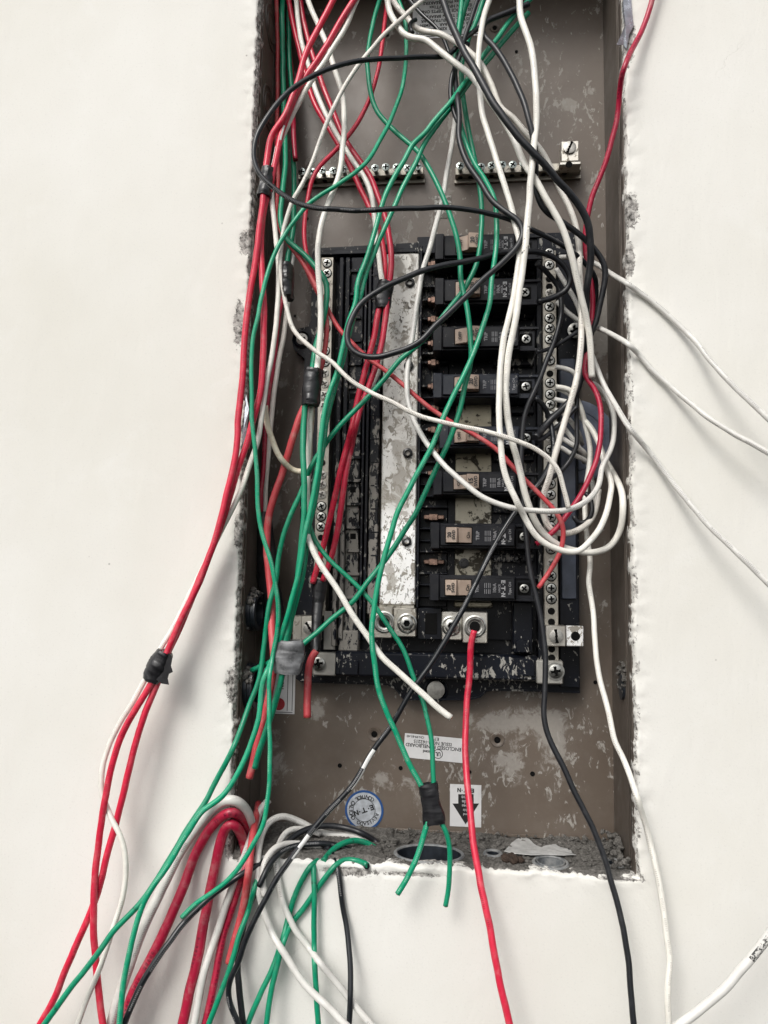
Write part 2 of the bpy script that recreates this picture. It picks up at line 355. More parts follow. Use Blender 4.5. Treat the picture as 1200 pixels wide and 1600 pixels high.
MAT['white_dirty']=wire_mat('dirty_white_pvc',(.74,.71,.65),.40,(.08,.07,.06),.8,.5,(.33,.29,.23),grime=(.04,.035,.03))
MAT['plain_white']=wire_mat('plain_white_pvc',(.66,.65,.62),.38,None,0,.2,(.4,.37,.33))
MAT['white_yellow']=wire_mat('yellowed_white_pvc',(.72,.67,.54),.45,None,0,.85,(.36,.25,.10))
MAT['grey_white']=wire_mat('grey_white_pvc',(.64,.63,.595),.34,(.13,.12,.12),.7,.2,(.36,.34,.3))
MAT['black_wire']=wire_mat('black_pvc',(.010,.012,.015),.30,(.45,.45,.45),.5,.10,(.16,.16,.16))
MAT['black_plain']=wire_mat('matt_black_pvc',(.011,.012,.015),.38,None,0,.16,(.14,.14,.14))
MAT['paint']=plain('exposed_white',(.72,.72,.70),.5,0,var=.05,sc=200)

# ------------------------------------------------------------------ the wall round the opening
OX0,OX1,OZ0,OZ1=-.2180,.1552,-.2522,.70
def fb(x,y,z,o=4): return noise.fractal(Vector((x,y,z)),1.0,2.0,o)
def build_wall():
    per=[]; st=.0018
    def edge(a,b):
        n=max(2,int(math.dist(a,b)/st)); return [(a[0]+(b[0]-a[0])*i/n,a[1]+(b[1]-a[1])*i/n) for i in range(n)]
    c=[(OX0,OZ1),(OX0,OZ0),(OX1,OZ0),(OX1,OZ1)]
    for i in range(4): per+=edge(c[i],c[(i+1)%4])
    cx,cz=(OX0+OX1)/2,(OZ0+OZ1)/2; hx,hz=(OX1-OX0)/2,(OZ1-OZ0)/2
    # raw mortar patches measured on the plaster edge (pixel, radius in mm)
    patches=[((384,380),9,22),((374,505),8,42),((362,1070),8,30),((370,830),4,30),((984,330),11,30),((985,405),6,30),((984,60),7,42),((545,1362),34,7),((640,1366),45,3),((968,1374),26,3),((366,1330),14,14)]
    pw=[(P(px,py,0)[0],P(px,py,0)[2],a/1000*.75,b_/1000*.55) for (px,py),a,b_ in patches]
    rings=[(-.0022,.012),(-.0018,.008),(-.001,.004),(0,.0016),(.0008,.0005),(.0018,0),(.003,0),(.0045,0),(.006,0),(.008,0),(.0105,0),(.0135,0),(.017,0),(.022,0),(.03,0),(.06,0),(.2,0),(.8,0),(2.2,0)]
    vs=[];raw=[]
    n=len(per)
    for d,y in rings:
        for (x,z) in per:
            X=cx+(x-cx)*(hx+d)/hx; Z=cz+(z-cz)*(hz+d)/hz
            w=max(0,1-max(d,0)/.02)
            jag=fb(x*55,z*55,3.1,5)*.0022+fb(x*260,z*260,8.2,3)*.0011
            sideL=abs(x-OX0)<1e-6; sideR=abs(x-OX1)<1e-6; bot=abs(z-OZ0)<1e-6 and not(sideL or sideR)
            if sideR: jag*=.75
            if w>0:
                if sideL or sideR: X+=jag*w*(1 if sideR else 1)
                if bot: Z+=jag*w
            Y=y+ (fb(X*70,Z*70,1.2,4)*.0014*w if d>=0 else fb(x*120,z*120,y*120,4)*.0012)
            r=0.0
            for (a,b_,ra,rb) in pw:
                q=math.hypot((X-a)/ra,(Z-b_)/rb); r=max(r,1.35-q*.85)
            if d<=0.0008 and sideL: r=max(r,.9 if d<.0004 else .62)
            if sideR and d<=.0030: r=max(r,.50*max(0,min(1,fb(X*30,Z*30,6,3)*2.2+.35)) if d>.0004 else .42)
            if d<=-.0005 and bot: r=max(r,.5)
            if d<=-.002: r=max(r,.75)
            if r>.45 and d>=0: Y+=.0011*min(1,(r-.45)*4)+abs(fb(X*300,Z*300,5,3))*.0008
            vs.append((X,Y,Z)); raw.append(max(0,min(1,r)))
    fs=[]
    for i in range(len(rings)-1):
        for k in range(n): fs.append((i*n+k,i*n+(k+1)%n,(i+1)*n+(k+1)%n,(i+1)*n+k))
    me=bpy.data.meshes.new('wall'); me.from_pydata(vs,[],fs); me.materials.append(MAT['wall'])
    at=me.attributes.new('raw','FLOAT','POINT'); at.data.foreach_set('value',raw)
    import bmesh
    bm=bmesh.new(); bm.from_mesh(me); bmesh.ops.recalc_face_normals(bm,faces=bm.faces); bm.to_mesh(me); bm.free()
    me.polygons.foreach_set('use_smooth',[True]*len(me.polygons)); me.update()
    # the big outer sheet must face the camera
    o=put('wall',me); tag(o,'off-white painted plaster wall with a ragged cut opening','wall',kind='structure'); return o
wall=build_wall()

# ------------------------------------------------------------------ text
def text_mesh(s,size,mat,name='lettering',align='CENTER',bold=0.0,sx=1.0):
    c=bpy.data.curves.new('t','FONT'); c.body=s; c.size=size; c.align_x=align; c.align_y='CENTER'; c.offset=bold; c.resolution_u=2; c.fill_mode='BOTH'; c.extrude=.00003
    o=bpy.data.objects.new('t',c); COL.objects.link(o)
    dg=bpy.context.evaluated_depsgraph_get(); me=bpy.data.meshes.new_from_object(o.evaluated_get(dg))
    bpy.data.objects.remove(o); bpy.data.curves.remove(c)
    me.name=name; me.materials.clear(); me.materials.append(mat)
    if sx!=1: me.transform(Matrix.Diagonal((sx,1,1,1)))
    return me
def wall_text(s,px,py,Y,hpx,mat,parent,ang=180,name='lettering',bold=0.0,sx=1.0,align='CENTER'):
    """text lying in a plane facing the viewer; ang turns it in that plane."""
    size=hpx/F*dist(Y)*1.35
    me=text_mesh(s,size,mat,name,align,bold*size,sx)
    me.transform(Matrix.Rotation(math.radians(90),4,'X')@Matrix.Rotation(math.radians(ang),4,'Z'))
    p=P(px,py,Y-.00012); o=put(name,me,parent,Vector(p)-parent_loc(parent)); return o
def parent_loc(o):
    v=Vector((0,0,0))
    while o is not None: v+=o.location; o=o.parent
    return v
def logo(px,py,Y,hpx,mat,parent,ang=180,at=None,size=None):
    """spaced block capitals with a dot either side of the middle letter, the middle one drawn without crossbar."""
    h=size or hpx/F*dist(Y); mb=MB(); t=h*.24
    def b(x0,x1,z0,z1): mb.prism([(x0*h,z0*h),(x1*h,z0*h),(x1*h,z1*h),(x0*h,z1*h)],-.00006,0)
    # E
    b(-1.95,-1.70,-.5,.5); b(-1.70,-1.2,.27,.5); b(-1.70,-1.25,-.11,.11); b(-1.70,-1.2,-.5,-.27)
    for dx in (-.92,.92):
        mb.prism([(dx*h+.14*h*math.cos(a*math.pi/4),.14*h*math.sin(a*math.pi/4)) for a in range(8)],-.00006,0)
    # T
    b(-.55,.55,.26,.5); b(-.13,.13,-.5,.26)
    # N
    b(1.2,1.43,-.5,.5); b(1.85,2.08,-.5,.5)
    mb.prism([(1.43*h,.5*h),(1.43*h,.15*h),(1.85*h,-.5*h),(1.85*h,-.15*h)],-.00006,0)
    me=mb.mesh('logo',mat); me.transform(Matrix.Rotation(math.radians(-ang),4,'Y'))
    return put('logo',me,parent,(Vector(at) if at else Vector(P(px,py,Y-.00008)))-parent_loc(parent))

# ------------------------------------------------------------------ enclosure
YB=.100
enc=empty('panel_enclosure',(0,YB,OZ0))
tag(enc,'grey-brown metal electrical panel box recessed in the wall, plaster splashed','electrical panel')
def part(name,mb,mat,parent,label=None):
    o=mb.build(name,mat,None); pl=parent_loc(parent); o.parent=parent; o.location=-pl
    if label: o['label']=label
    return o
mb=MB(); mb.box(OX0-.002,OX1+.002,YB,YB+.0015,OZ0-.004,.72,.0003); part('back_panel',mb,MAT['enclosure'],enc)
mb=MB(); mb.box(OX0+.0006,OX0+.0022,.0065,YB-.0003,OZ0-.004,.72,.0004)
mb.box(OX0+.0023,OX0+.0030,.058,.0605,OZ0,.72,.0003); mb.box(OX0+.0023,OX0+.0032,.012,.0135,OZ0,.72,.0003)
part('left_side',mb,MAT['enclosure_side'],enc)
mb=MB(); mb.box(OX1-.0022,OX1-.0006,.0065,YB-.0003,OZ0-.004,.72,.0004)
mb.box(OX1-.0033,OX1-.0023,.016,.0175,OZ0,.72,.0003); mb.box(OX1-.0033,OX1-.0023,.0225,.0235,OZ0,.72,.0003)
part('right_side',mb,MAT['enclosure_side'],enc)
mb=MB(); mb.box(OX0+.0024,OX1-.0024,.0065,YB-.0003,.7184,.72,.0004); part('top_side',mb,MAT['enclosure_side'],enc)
# bottom fold line on the back panel
mb=MB(); mb.box(OX0+.004,OX1-.004,YB-.0022,YB-.0003,OZ0+.0005,OZ0+.004,.0008); part('bottom_flange',mb,MAT['enclosure'],enc)
# knockouts on the left side: nested stamped rings
for (py,yy,rr) in ((45,.045,.024),(170,.045,.024),(640,.05,.02)):
    z=P(405,py,.045)[2]; mb=MB(); c=(OX0+.0023,yy,z)
    for r in (rr,rr*.68):
        mb.lathe(c,[(r,0),(r-.0004,.0011),(r-.0014,.0013),(r-.0022,.0004),(r-.003,.0004),(r-.0034,0)],'X',28)
    part('knockout',mb,MAT['enclosure_side'],enc)
# added disc, painted blue-grey for sky reflected in black plastic
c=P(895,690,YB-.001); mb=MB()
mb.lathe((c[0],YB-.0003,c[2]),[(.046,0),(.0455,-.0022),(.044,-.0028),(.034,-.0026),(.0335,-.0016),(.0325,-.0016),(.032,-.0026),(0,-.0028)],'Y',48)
part('sheen_disc',mb,MAT['sky_sheen'],enc,'added disc with sky reflection painted blue-grey')
# screw and rivet holes
def hole(px,py,r,dim=False):
    c=P(px,py,YB); mb=MB()
    if dim: mb.lathe((c[0],YB-.0002,c[2]),[(r*2.3,0),(r*2.1,-.0009),(r*1.3,-.0006),(r*1.1,0)],'Y',22,0)
    mb.lathe((c[0],YB-.0003,c[2]),[(r,0),(r,-.0004),(r*.8,-.00045),(r*.72,-.0002),(0,-.0002)],'Y',14,1)
    part('mounting_hole',mb,[MAT['enclosure'],MAT['hole']],enc)
for a in ((605,55,.0022,0),(773,44,.0024,1),(807,81,.0018,0),(480,342,.0018,0),(585,1147,.0033,1),(777,1156,.0033,1),(531,1196,.0023,0),(626,1200,.0022,0),(832,1209,.0025,0),(734,1206,.0018,0),(930,1066,.0020,0),(461,494,.0016,0),(934,970,.006,1)):
    if a[0]==934: continue
    hole(*a[:3],dim=bool(a[3]))
# small grey sticker
mb=pbox(679,306,705,341,YB-.0006,YB-.0002,.0001); part('grey_sticker',mb,spattered('worn_sticker',(.35,.35,.32),(.42,.42,.39),(.16,.15,.13),.5,.56,200,500),enc,'small worn grey sticker')
# ---- info label at the top (printed upside down because the box is mounted inverted)
mb=pbox(645,-22,751,58,YB-.0006,YB-.0002,.0001); lab=part('instruction_label',mb,MAT['label_grey'],enc,'grey instruction label printed upside down')
for y in (-6.5,54.5): part('border_line',pbox(647,y,749,y+1.1,YB-.0009,YB-.0007,.00005),MAT['ink'],lab)
for y,s,sz,xx in ((52.5,'TYPE',5.2,657),(44.0,'REVI ACCEPT  KERS  ACREME',5.2,698),(37.5,'FOR OUR IAL BAR   CREMEN',5.2,698),(31,'INSTALL IN NEUTRAL BAR',5.4,698),(24.5,'CREATE THE N BREAKERS',5.4,698),(16.5,'US DEVICE ACCEPTS ONLY',5.6,696),(9.5,'EATON HPAFGFT1xx',5.6,704),(3.0,'HPCAxx PIG  BREAKERS',5.6,698)):
    wall_text(s,xx,y+(xx-700)*.0,YB-.0008,sz,MAT['ink'],lab,180,bold=.02)
# ---- approval label
cA=P(680,1169,YB)
def turned_label(name,px,py,w,h,ang,mat,label,parent):
    p=P(px,py,YB-.0005); k=dist(YB)/F; mb=MB(); W,H=w*k/2,h*k/2
    mb.box(-W,W,-.0002,.0002,-H,H,.00005); me=mb.mesh(name,mat); me.transform(Matrix.Rotation(math.radians(ang),4,'Y'))
    o=put(name,me,parent,Vector(p)-parent_loc(parent)); o['label']=label; return o
lab=turned_label('approval_label',680,1169,95,36,3.5,MAT['label'],'white approval label printed upside down',enc)
for s,x,y,sz in (('ENCLOSED PANELBOARD',677,1167,5.4),('ISSUE NO. J-162215',676,1160.5,5.2),('CN-99-81-43',649,1151,3.6),('Listed',669,1174.5,5.0)):
    wall_text(s,x,y,YB-.0008,sz,MAT['ink'],lab,176.5,bold=.015)
wall_text('E.T',682,1154.5,YB-.0008,4.5,MAT['ink'],lab,176.5,bold=.03)
p=P(684.5,1178,YB-.0009); k=dist(YB)/F; mb=MB(); mb.lathe((p[0],p[1],p[2]),[(7.2*k,0),(7.2*k,-.0001),(6.2*k,-.0001),(6.2*k,0)],'Y',24)
part('mark_ring',mb,MAT['ink'],lab); wall_text('UL',684.5,1178,YB-.0008,6,MAT['ink'],lab,180,bold=.04,sx=.8)
# ---- arrow label
mb=pbox(703,1226,752,1292,YB-.0006,YB-.0002,.0001); lab=part('arrow_label',mb,MAT['label'],enc,'white label with thick black arrow pointing down')
k=dist(YB)/F; c=P(728,1260,YB-.0008)
pts=[(716,1241),(740,1241),(740,1255.5),(748.5,1255.5),(727.5,1288),(707,1255.5),(716,1255.5)]
mb=MB(); mb.prism([(P(x,y,YB-.0008)[0],P(x,y,YB-.0008)[2]) for x,y in pts],YB-.0009,YB-.00065); part('arrow',mb,MAT['ink'],lab)
logo(728,1235,YB-.0008,6.2,MAT['ink'],lab,180)
for i,s in enumerate(('Line','side','goes','this','end')): wall_text(s,727.5,1246+i*6.6,YB-.0011,5.6-i*.5,MAT['ink_white'],lab,180,bold=.03)
# ---- round inspection sticker
p=P(569,1266,YB-.0006); k=dist(YB)/F; mb=MB()
mb.lathe((p[0],YB-.0003,p[2]),[(29.5*k,0),(29.5*k,-.0004),(26.3*k,-.0004),(26.2*k,-.0003)],'Y',48,0,False)
mb.lathe((p[0],YB-.0003,p[2]),[(26.3*k,-.0001),(26.2*k,-.0004),(0,-.0004)],'Y',48,1,False)
mb.lathe((p[0],YB-.0007,p[2]),[(17.2*k,0),(17.2*k,-.0001),(16.4*k,-.0001),(16.4*k,0)],'Y',40,2,False)
lab=part('round_sticker',mb,[MAT['ink_blue'],MAT['silver'],MAT['ink']],enc,'round silver sticker with a blue rim')
logo(569,1266,YB-.0009,7.9,MAT['ink'],lab,201)
def arc_text(s,cx,cy_,rad,a0,da,sz,turn=-90):
    for i,ch in enumerate(s):
        if ch==' ': continue
        a=math.radians(a0+da*i); x=cx+rad*math.cos(a); y=cy_-rad*math.sin(a)
        wall_text(ch,x,y,YB-.0007,sz,MAT['ink'],lab,math.degrees(a)+turn,name='letter',bold=.02)
arc_text('REVISADO',569,1266,20.8,-20,-13.5,5.4)
arc_text('CONTROL',569,1266,21.2,52,12,6,90); arc_text('CALIDAD',569,1266,21.2,146,11.5,6,90)
# ---- lower left notice
mb=pbox(401,1042,461,1115,YB-.0006,YB-.0002,.0001); lab=part('warning_label',mb,MAT['label'],enc,'white warning label with red disc behind the green wires')
for x in (449,456.5): part('border_line',pbox(x,1046,x+1,1111,YB-.0008,YB-.00065,.00005),MAT['ink'],lab)
part('border_line',pbox(404,1112,457,1113,YB-.0008,YB-.00065,.00005),MAT['ink'],lab)
p=P(436,1100,YB); mb=MB(); mb.lathe((p[0],YB-.0007,p[2]),[(9.5*k,0),(9.5*k,-.0001),(0,-.0001)],'Y',28); part('red_disc',mb,MAT['ink_red'],lab)
wall_text('NOTE',441,1066,YB-.0008,6,MAT['ink'],lab,90,bold=.03)
# peeled bright scrap low on the back panel
pts=[(788,1330),(800,1317),(812,1309),(822,1309),(834,1318),(846,1324),(858,1320),(868,1319),(880,1325),(893,1328),(899,1341),(870,1340),(830,1338)]
pts=[(x0+(x1-x0)*t+random.uniform(-1.2,1.2),y0+(y1-y0)*t+random.uniform(-.8,.8)) for (x0,y0),(x1,y1) in zip(pts,pts[1:]+pts[:1]) for t in (0,.33,.66)]
mb=MB(); q_=[PZ(x,min(y,1335+random.uniform(-1,1)),OZ0+.0052) for x,y in pts]; n_=len(q_)
mb.add([tuple(a) for a in q_]+[(a[0],a[1],a[2]-.0006) for a in q_],[tuple(range(n_)),tuple(range(2*n_-1,n_-1,-1))]+[(i,(i+1)%n_,n_+(i+1)%n_,n_+i) for i in range(n_)]); part('peeled_patch',mb,plain('pale_scrap',(.40,.40,.39),.7,0,var=.25,sc=140,bumpy=.5),enc,'pale torn patch near the bottom')
# threaded conduit connectors on the left side, crusted in mortar
def connector(px,py,r,label):
    z=P(px,py,.035)[2]; y=.040
    t=empty('conduit_connector',(OX0+.002,y,z)); tag(t,label,'conduit connector','conduit connectors through the left side of the box')
    mb=MB(); n=28; vs=[];prof=[(r,0),(r,.004),(r*.92,.0045),(r*.92,.007),(r*.97,.0075),(r*.97,.009),(r*.72,.0095),(r*.70,.002)]
    mb.lathe((0,0,0),prof,'X',n,0); o=mb.build('locknut',MAT['conduit_dark']); o.parent=t
    mb=MB()
    for i in range(26):
        a=random.uniform(.3,2.9) if random.random()<.7 else random.uniform(0,6.28); s=random.uniform(.0018,.0042); rr=r*random.uniform(.75,1.15)
        blob(mb,(random.uniform(0,.008),rr*math.cos(a),rr*math.sin(a)),s)
    o=mb.build('mortar_crust',MAT['cement'],None,False); o.parent=t; return t
def blob(mb,c,s,squash=.75):
    vs=[];fs=[];n=7;m=5;o=Vector((random.random()*50,random.random()*50,3))
    for i in range(m+1):
        th=math.pi*i/m
        for k in range(n):
            a=2*math.pi*k/n; d=Vector((math.sin(th)*math.cos(a),math.sin(th)*math.sin(a),math.cos(th)*squash))
            q=1+.55*noise.noise(d*1.7+o)+.2*noise.noise(d*5+o); vs.append(tuple(Vector(c)+d*s*q))
    for i in range(m):
        for k in range(n): fs.append((i*n+k,(i+1)*n+k,(i+1)*n+(k+1)%n,i*n+(k+1)%n))
    mb.add(vs,fs,0,False)
connector(392,955,.020,'upper black conduit connector on the left side, crusted with mortar')
connector(384,1072,.023,'lower black conduit connector on the left side, crusted with mortar')
# right side one (mostly flush)
z=P(985,1075,.04)[2]; t=empty('conduit_connector',(OX1-.002,.045,z)); tag(t,'small mortar covered conduit connector on the right side','conduit connector')
mb=MB(); mb.lathe((0,0,0),[(.012,0),(.012,-.0025),(.009,-.003),(0,-.0028)],'X',24); o=mb.build('locknut',MAT['conduit_dark']); o.parent=t
mb=MB()
for i in range(60): blob(mb,(-random.uniform(0,.002),random.uniform(-.017,.017),random.uniform(-.004,.024)),random.uniform(.001,.0028))
o=mb.build('mortar_crust',MAT['cement'],None,False); o.parent=t

# ------------------------------------------------------------------ mortar bed and conduits along the bottom
conds=[(615,725,1318,1351,'large dark conduit mouth under the taped green wires',1),(756,784,1326,1337,'smallest grey conduit mouth beside the red wire',0),(833,888,1336,1357,'grey double-rimmed conduit mouth right of the brown rubble',0),(944,977,1340,1354,'grey conduit mouth in the right corner of the box',0)]
cpos=[]; CZ=OZ0+.0030
for xa,xb,ya,yb,labl,big in conds:
    p=PZ((xa+xb)/2,ya,CZ); q=PZ((xa+xb)/2,yb,CZ); q[1]=max(q[1],.0065); yc=(p[1]+q[1])/2; m=PZ((xa+xb)/2,(ya+yb)/2,CZ)
    cpos.append((m[0],yc,(PZ(xb,(ya+yb)/2,CZ)[0]-PZ(xa,(ya+yb)/2,CZ)[0])/2,(p[1]-q[1])/2))
def bed():
    nx,ny=230,60; x0,x1,y0,y1=OX0+.0032,OX1-.0036,.001,YB-.003
    vs=[];fs=[]
    for j in range(ny+1):
        for i in range(nx+1):
            x=x0+(x1-x0)*i/nx; y=y0+(y1-y0)*j/ny
            k=.35+.35*y/.1; h=.0022+.0040*k*fb(x*45,y*45,2,5)+.0020*abs(fb(x*170,y*170,7,4))
            if x<-.07: h+=.002
            ed=min((y-y0)/.006,1); h=h*ed-.002*(1-ed)
            for (cx,cy_,rx,ry) in cpos:
                q=math.hypot((x-cx)/rx,(y-cy_)/ry)
                if q<1.35: h=min(h,.0018)
            vs.append((x,y,OZ0+max(h,-.0018 if h>-.005 else -.0018)))
    w=nx+1
    for j in range(ny):
        for i in range(nx):
            x=x0+(x1-x0)*(i+.5)/nx; y=y0+(y1-y0)*(j+.5)/ny
            if any(math.hypot((x-a)/rx,(y-b)/ry)<.985 for a,b,rx,ry in cpos): continue
            fs.append((j*w+i,j*w+i+1,(j+1)*w+i+1,(j+1)*w+i))
    # the sheet-metal bottom under the mortar, cut out round the conduits
    v2=[(x,y,OZ0-.0030) for x,y,_ in vs]; mq=MB(); mq.add(v2,fs,0,False); part('bottom_side',mq,MAT['enclosure_side'],enc)
    mb=MB(); mb.add(vs,fs,0,False)
    for i in range(900):
        x=random.uniform(x0,x1); y=random.uniform(y0+.004,y1)
        if any(math.hypot((x-a)/(rx*1.12),(y-b)/(ry*1.2))<1 for a,b,rx,ry in cpos): continue
        blob(mb,(x,y,OZ0+.0025+random.uniform(0,.003)*y/.1),random.choice((.0010,.0016,.0024,.0036))*random.uniform(.6,1.0)*(.6+.3*y/.1))
    for i in range(26):                                                      # heap left of the large conduit
        p=PZ(random.uniform(590,618),random.uniform(1308,1335),OZ0+.006); blob(mb,(p[0],max(p[1],.05),OZ0+random.uniform(.002,.010)),random.uniform(.0025,.005))
    for i in range(70):
        x=OX1-.004-random.random()**2*.02; y=random.uniform(.01,.09); blob(mb,(x,y,OZ0+random.uniform(.002,.016)),random.uniform(.0015,.0035))
    o=mb.build('mortar_rubble',MAT['cement'],None,False); tag(o,'crumbly grey mortar lying along the bottom of the box','mortar',kind='stuff')
    mb=MB()
    for i in range(9):
        p=PZ(random.uniform(790,815),random.uniform(1336,1346),OZ0+.006); blob(mb,(p[0],p[1],OZ0+.006),random.uniform(.003,.005))
    o=mb.build('brown_lump',plain('brown_rubble',(.035,.022,.015),.9,var=.4,sc=200,bumpy=.6),None,False); tag(o,'dark brown lump between two conduit mouths','rubble lump')
bed()
for (_a,_b,_c,_d,labl,big),(cx,cy_,rx,ry) in zip(conds,cpos):
    t=empty('conduit',(cx,cy_,OZ0)); tag(t,labl,'conduit','conduits rising through the bottom of the box'); q=ry/rx
    mb=MB(); w=.0022
    mb.lathe((0,0,0),[(rx+.0008,-.05),(rx+.0008,.0018),(rx-.0002,.0030),(rx-w,.0029),(rx-w-.0004,.0015)],'Z',44,0,True,(1,q))
    o=mb.build('rim',MAT['conduit'] ); o.parent=t
    if not big and rx>.015:
        mb=MB(); mb.lathe((0,0,0),[(rx*.80,-.03),(rx*.80,.0036),(rx*.76,.0038),(rx*.74,.0025)],'Z',40,0,True,(1,q)); o=mb.build('inner_rim',MAT['conduit']); o.parent=t
    mb=MB(); mb.lathe((0,0,0),[(rx-w-.0004,.0014),(rx-w-.0006,-.0500),(0,-.0505)],'Z',36,0,True,(1,q)); o=mb.build('bore',MAT['conduit_dark']); o.parent=t  # dark inner wall paints the shade down inside the pipe

# ------------------------------------------------------------------ screws
def screw_mesh(name,r,h,kind,mat,mat2=None,n=36,rings=9,slotang=0.0,shank=.006,shade_ring=False):
    mb=MB(); vs=[];fs=[]
    for i in range(rings+1):
        q=i/rings
        for k in range(n):
            a=2*math.pi*k/n; x=r*q*math.cos(a); z=r*q*math.sin(a)
            y=-h*(1-.35*q*q)
            xr=x*math.cos(slotang)+z*math.sin(slotang); zr=-x*math.sin(slotang)+z*math.cos(slotang)
            if kind=='slot' and abs(zr)<r*.13: y=-h*.35
            if kind=='cross' and ((abs(zr)<r*.16 and abs(xr)<r*.66) or (abs(xr)<r*.16 and abs(zr)<r*.66)): y=-h*.3
            if kind=='socket' and math.hypot(x,z)<r*.5: y=h*.9
            vs.append((x,y,z))
    for i in range(rings):
        for k in range(n): fs.append((i*n+k,i*n+(k+1)%n,(i+1)*n+(k+1)%n,(i+1)*n+k))
    deep=[v[1]>-h*.5 for v in vs]
    f0=[f for f in fs if sum(deep[i] for i in f)<2]; f1=[f for f in fs if sum(deep[i] for i in f)>=2]
    mb.add(vs,f0,0,False); mb.add(vs,f1,1,False)
    mb.lathe((0,0,.0),[(r*1.22,-.00018),(r*1.02,-.0002)],'Y',n,1,False) if shade_ring else None  # flat ring and slot faces coloured dark to paint shade
    mb.lathe((0,0,0),[(r,-h*.65),(r*1.0,-h*.1),(r*.8,0),(r*.55,.0002),(r*.55,shank)],'Y',n,0,True)
    return mb.mesh(name,[mat,mat2 or MAT['hole']])
SCR={}
SCR['bar']=[screw_mesh('screw',.0044,.0011,'cross',MAT['zinc'],slotang=a,shade_ring=True) for a in (.3,.9,1.4)]
SCR['bar_dull']=[screw_mesh('screw',.0044,.0009,'cross',MAT['zinc_dull'],MAT['slot_fill'],slotang=a,shade_ring=False) for a in (.5,1.2,2.1)]
SCR['ground']=[screw_mesh('screw',.0043,.0018,'cross',MAT['zinc_teal'],slotang=a,shank=.010) for a in (.2,.8,1.2)]
SCR['black']=screw_mesh('screw',.0050,.0030,'socket',MAT['blackscrew'])
SCR['breaker']=screw_mesh('terminal_screw',.0044,.0016,'cross',MAT['zinc'],slotang=.7)
SCR['big']=screw_mesh('screw',.0068,.0026,'slot',MAT['zinc_dull'],slotang=-1.0)
SCR['strap']=screw_mesh('screw',.0068,.0030,'cross',MAT['zinc'],slotang=.2)
def place(me,px,py,Y,parent,name=None,rz=0.0):
    o=put(name or me.name,me,parent,Vector(P(px,py,Y))-parent_loc(parent)); o.rotation_euler[1]=rz; return o

# ------------------------------------------------------------------ ground bars near the top
def ground_bar(x0,x1,ya,yb,label,n,skip=()):
    c=P((x0+x1)/2,(ya+yb)/2,.09)
    t=empty('ground_bar',(c[0],YB-.0003,c[2])); tag(t,label,'terminal bar','aluminium terminal bars high on the back panel')
    mb=MB(); X0=P(x0,(ya+yb)/2,.088)[0]; X1=P(x1,(ya+yb)/2,.088)[0]; zc=c[2]
    mb.box(X0,X1,.087,.0995,zc-.0045,zc+.0045,.0006)
    mb.box(X0-.001,X1+.001,.0965,.0995,zc-.009,zc-.0046,.0004)
    o=part('bar',mb,MAT['alu'],t)
    for i in range(n):
        if i in skip: continue
        f=(i+.5)/n; x=X0+(X1-X0)*f
        s=put('screw',random.choice(SCR['ground']),t,Vector((x,random.uniform(.0775,.0815),zc+random.uniform(-.0003,.0003)))-t.location); s.rotation_euler[1]=random.uniform(0,3)
        mb=MB(); mb.lathe((x,.0866,zc-.0002),[(.0030,0),(.0030,-.0003),(0,-.0003)],'Y',12,0)
        # wire entry hole on the underside
        mb2=MB(); mb2.lathe((x,.093,zc-.0045),[(.0026,-.0003),(.0026,.0),(0,0)],'Z',12,0); part('entry_hole',mb2,MAT['hole'],t)
    return t
ground_bar(466,662,262,283,'long terminal bar on the left of the back panel under the crossing red wires',12)
g2=ground_bar(711,908,256,275,'terminal bar with a big lug at its right end, behind the white wires',12,skip=(9,11))
# lug on the right bar
mb=MB(); c=P(890,240,.075); mb.box(c[0]-.0095,c[0]+.0095,.072,.0868,P(890,252,.072)[2],P(890,220,.072)[2],.0008)
mb.box(c[0]-.0115,c[0]+.0115,.0705,.0868,P(890,252,.0705)[2]-.004,P(890,252,.0705)[2]-.0002,.0008)
part('lug',mb,MAT['lug'],g2); place(SCR['big'],890,231,.0715,g2,'lug_screw',1.0)
mb=MB(); q=P(889,257,.0705); mb.lathe((q[0],.0704,q[2]+.0),[(.0036,0),(.0036,-.0003),(0,-.0003)],'Y',14); part('lug_hole',mb,MAT['hole'],g2)

# ------------------------------------------------------------------ chassis (bus assembly)
cc=P(690,1070,.095); ch=empty('bus_chassis',(cc[0],YB-.0005,cc[2]))
tag(ch,'black plastic bus assembly with silver bus plate filling the middle of the box','bus assembly')
# tray outline with mounting ears
yt=.086
def pl(pts,Y): return [(P(x,y,Y)[0],P(x,y,Y)[2]) for x,y in pts]
out=[(488,388),(600,382),(650,379),(664,370),(900,366),(904,520),(904,760),(906,1083),(772,1079),(760,1081),(750,1090),(735,1094),(640,1094),(628,1091),(618,1078),(606,1071),(560,1069),(470,1066),(462,1060),(460,900),(468,870),(470,700),(476,560),(466,552),(459,545),(456,532),(459,520),(468,513),(482,510),(486,500)]
mb=MB(); mb.prism(pl(out,yt)[::-1],yt,YB-.0005); part('tray',mb,MAT['black'],ch)
# raised rim following the bottom contour
def rim(pts,Y,w,h,mat,name):
    mb=MB()
    for (x0,y0),(x1,y1) in zip(pts[:-1],pts[1:]):
        a=Vector(P(x0,y0,Y)); b=Vector(P(x1,y1,Y)); d=(b-a).normalized(); nrm=Vector((-d.z,0,d.x))*w
        poly=[(a+nrm-d*w*.3),(b+nrm+d*w*.3),(b-nrm+d*w*.3),(a-nrm-d*w*.3)]
        mb.prism([(q.x,q.z) for q in poly],Y-h,Y+.001)
    part(name,mb,mat,ch)
rim([(470,1064),(560,1067),(606,1069),(618,1075),(630,1090),(640,1092),(735,1092),(750,1088),(760,1079),(772,1077),(904,1081)],yt-.0002,.0008,.0035,MAT['black'],'bottom_rim')
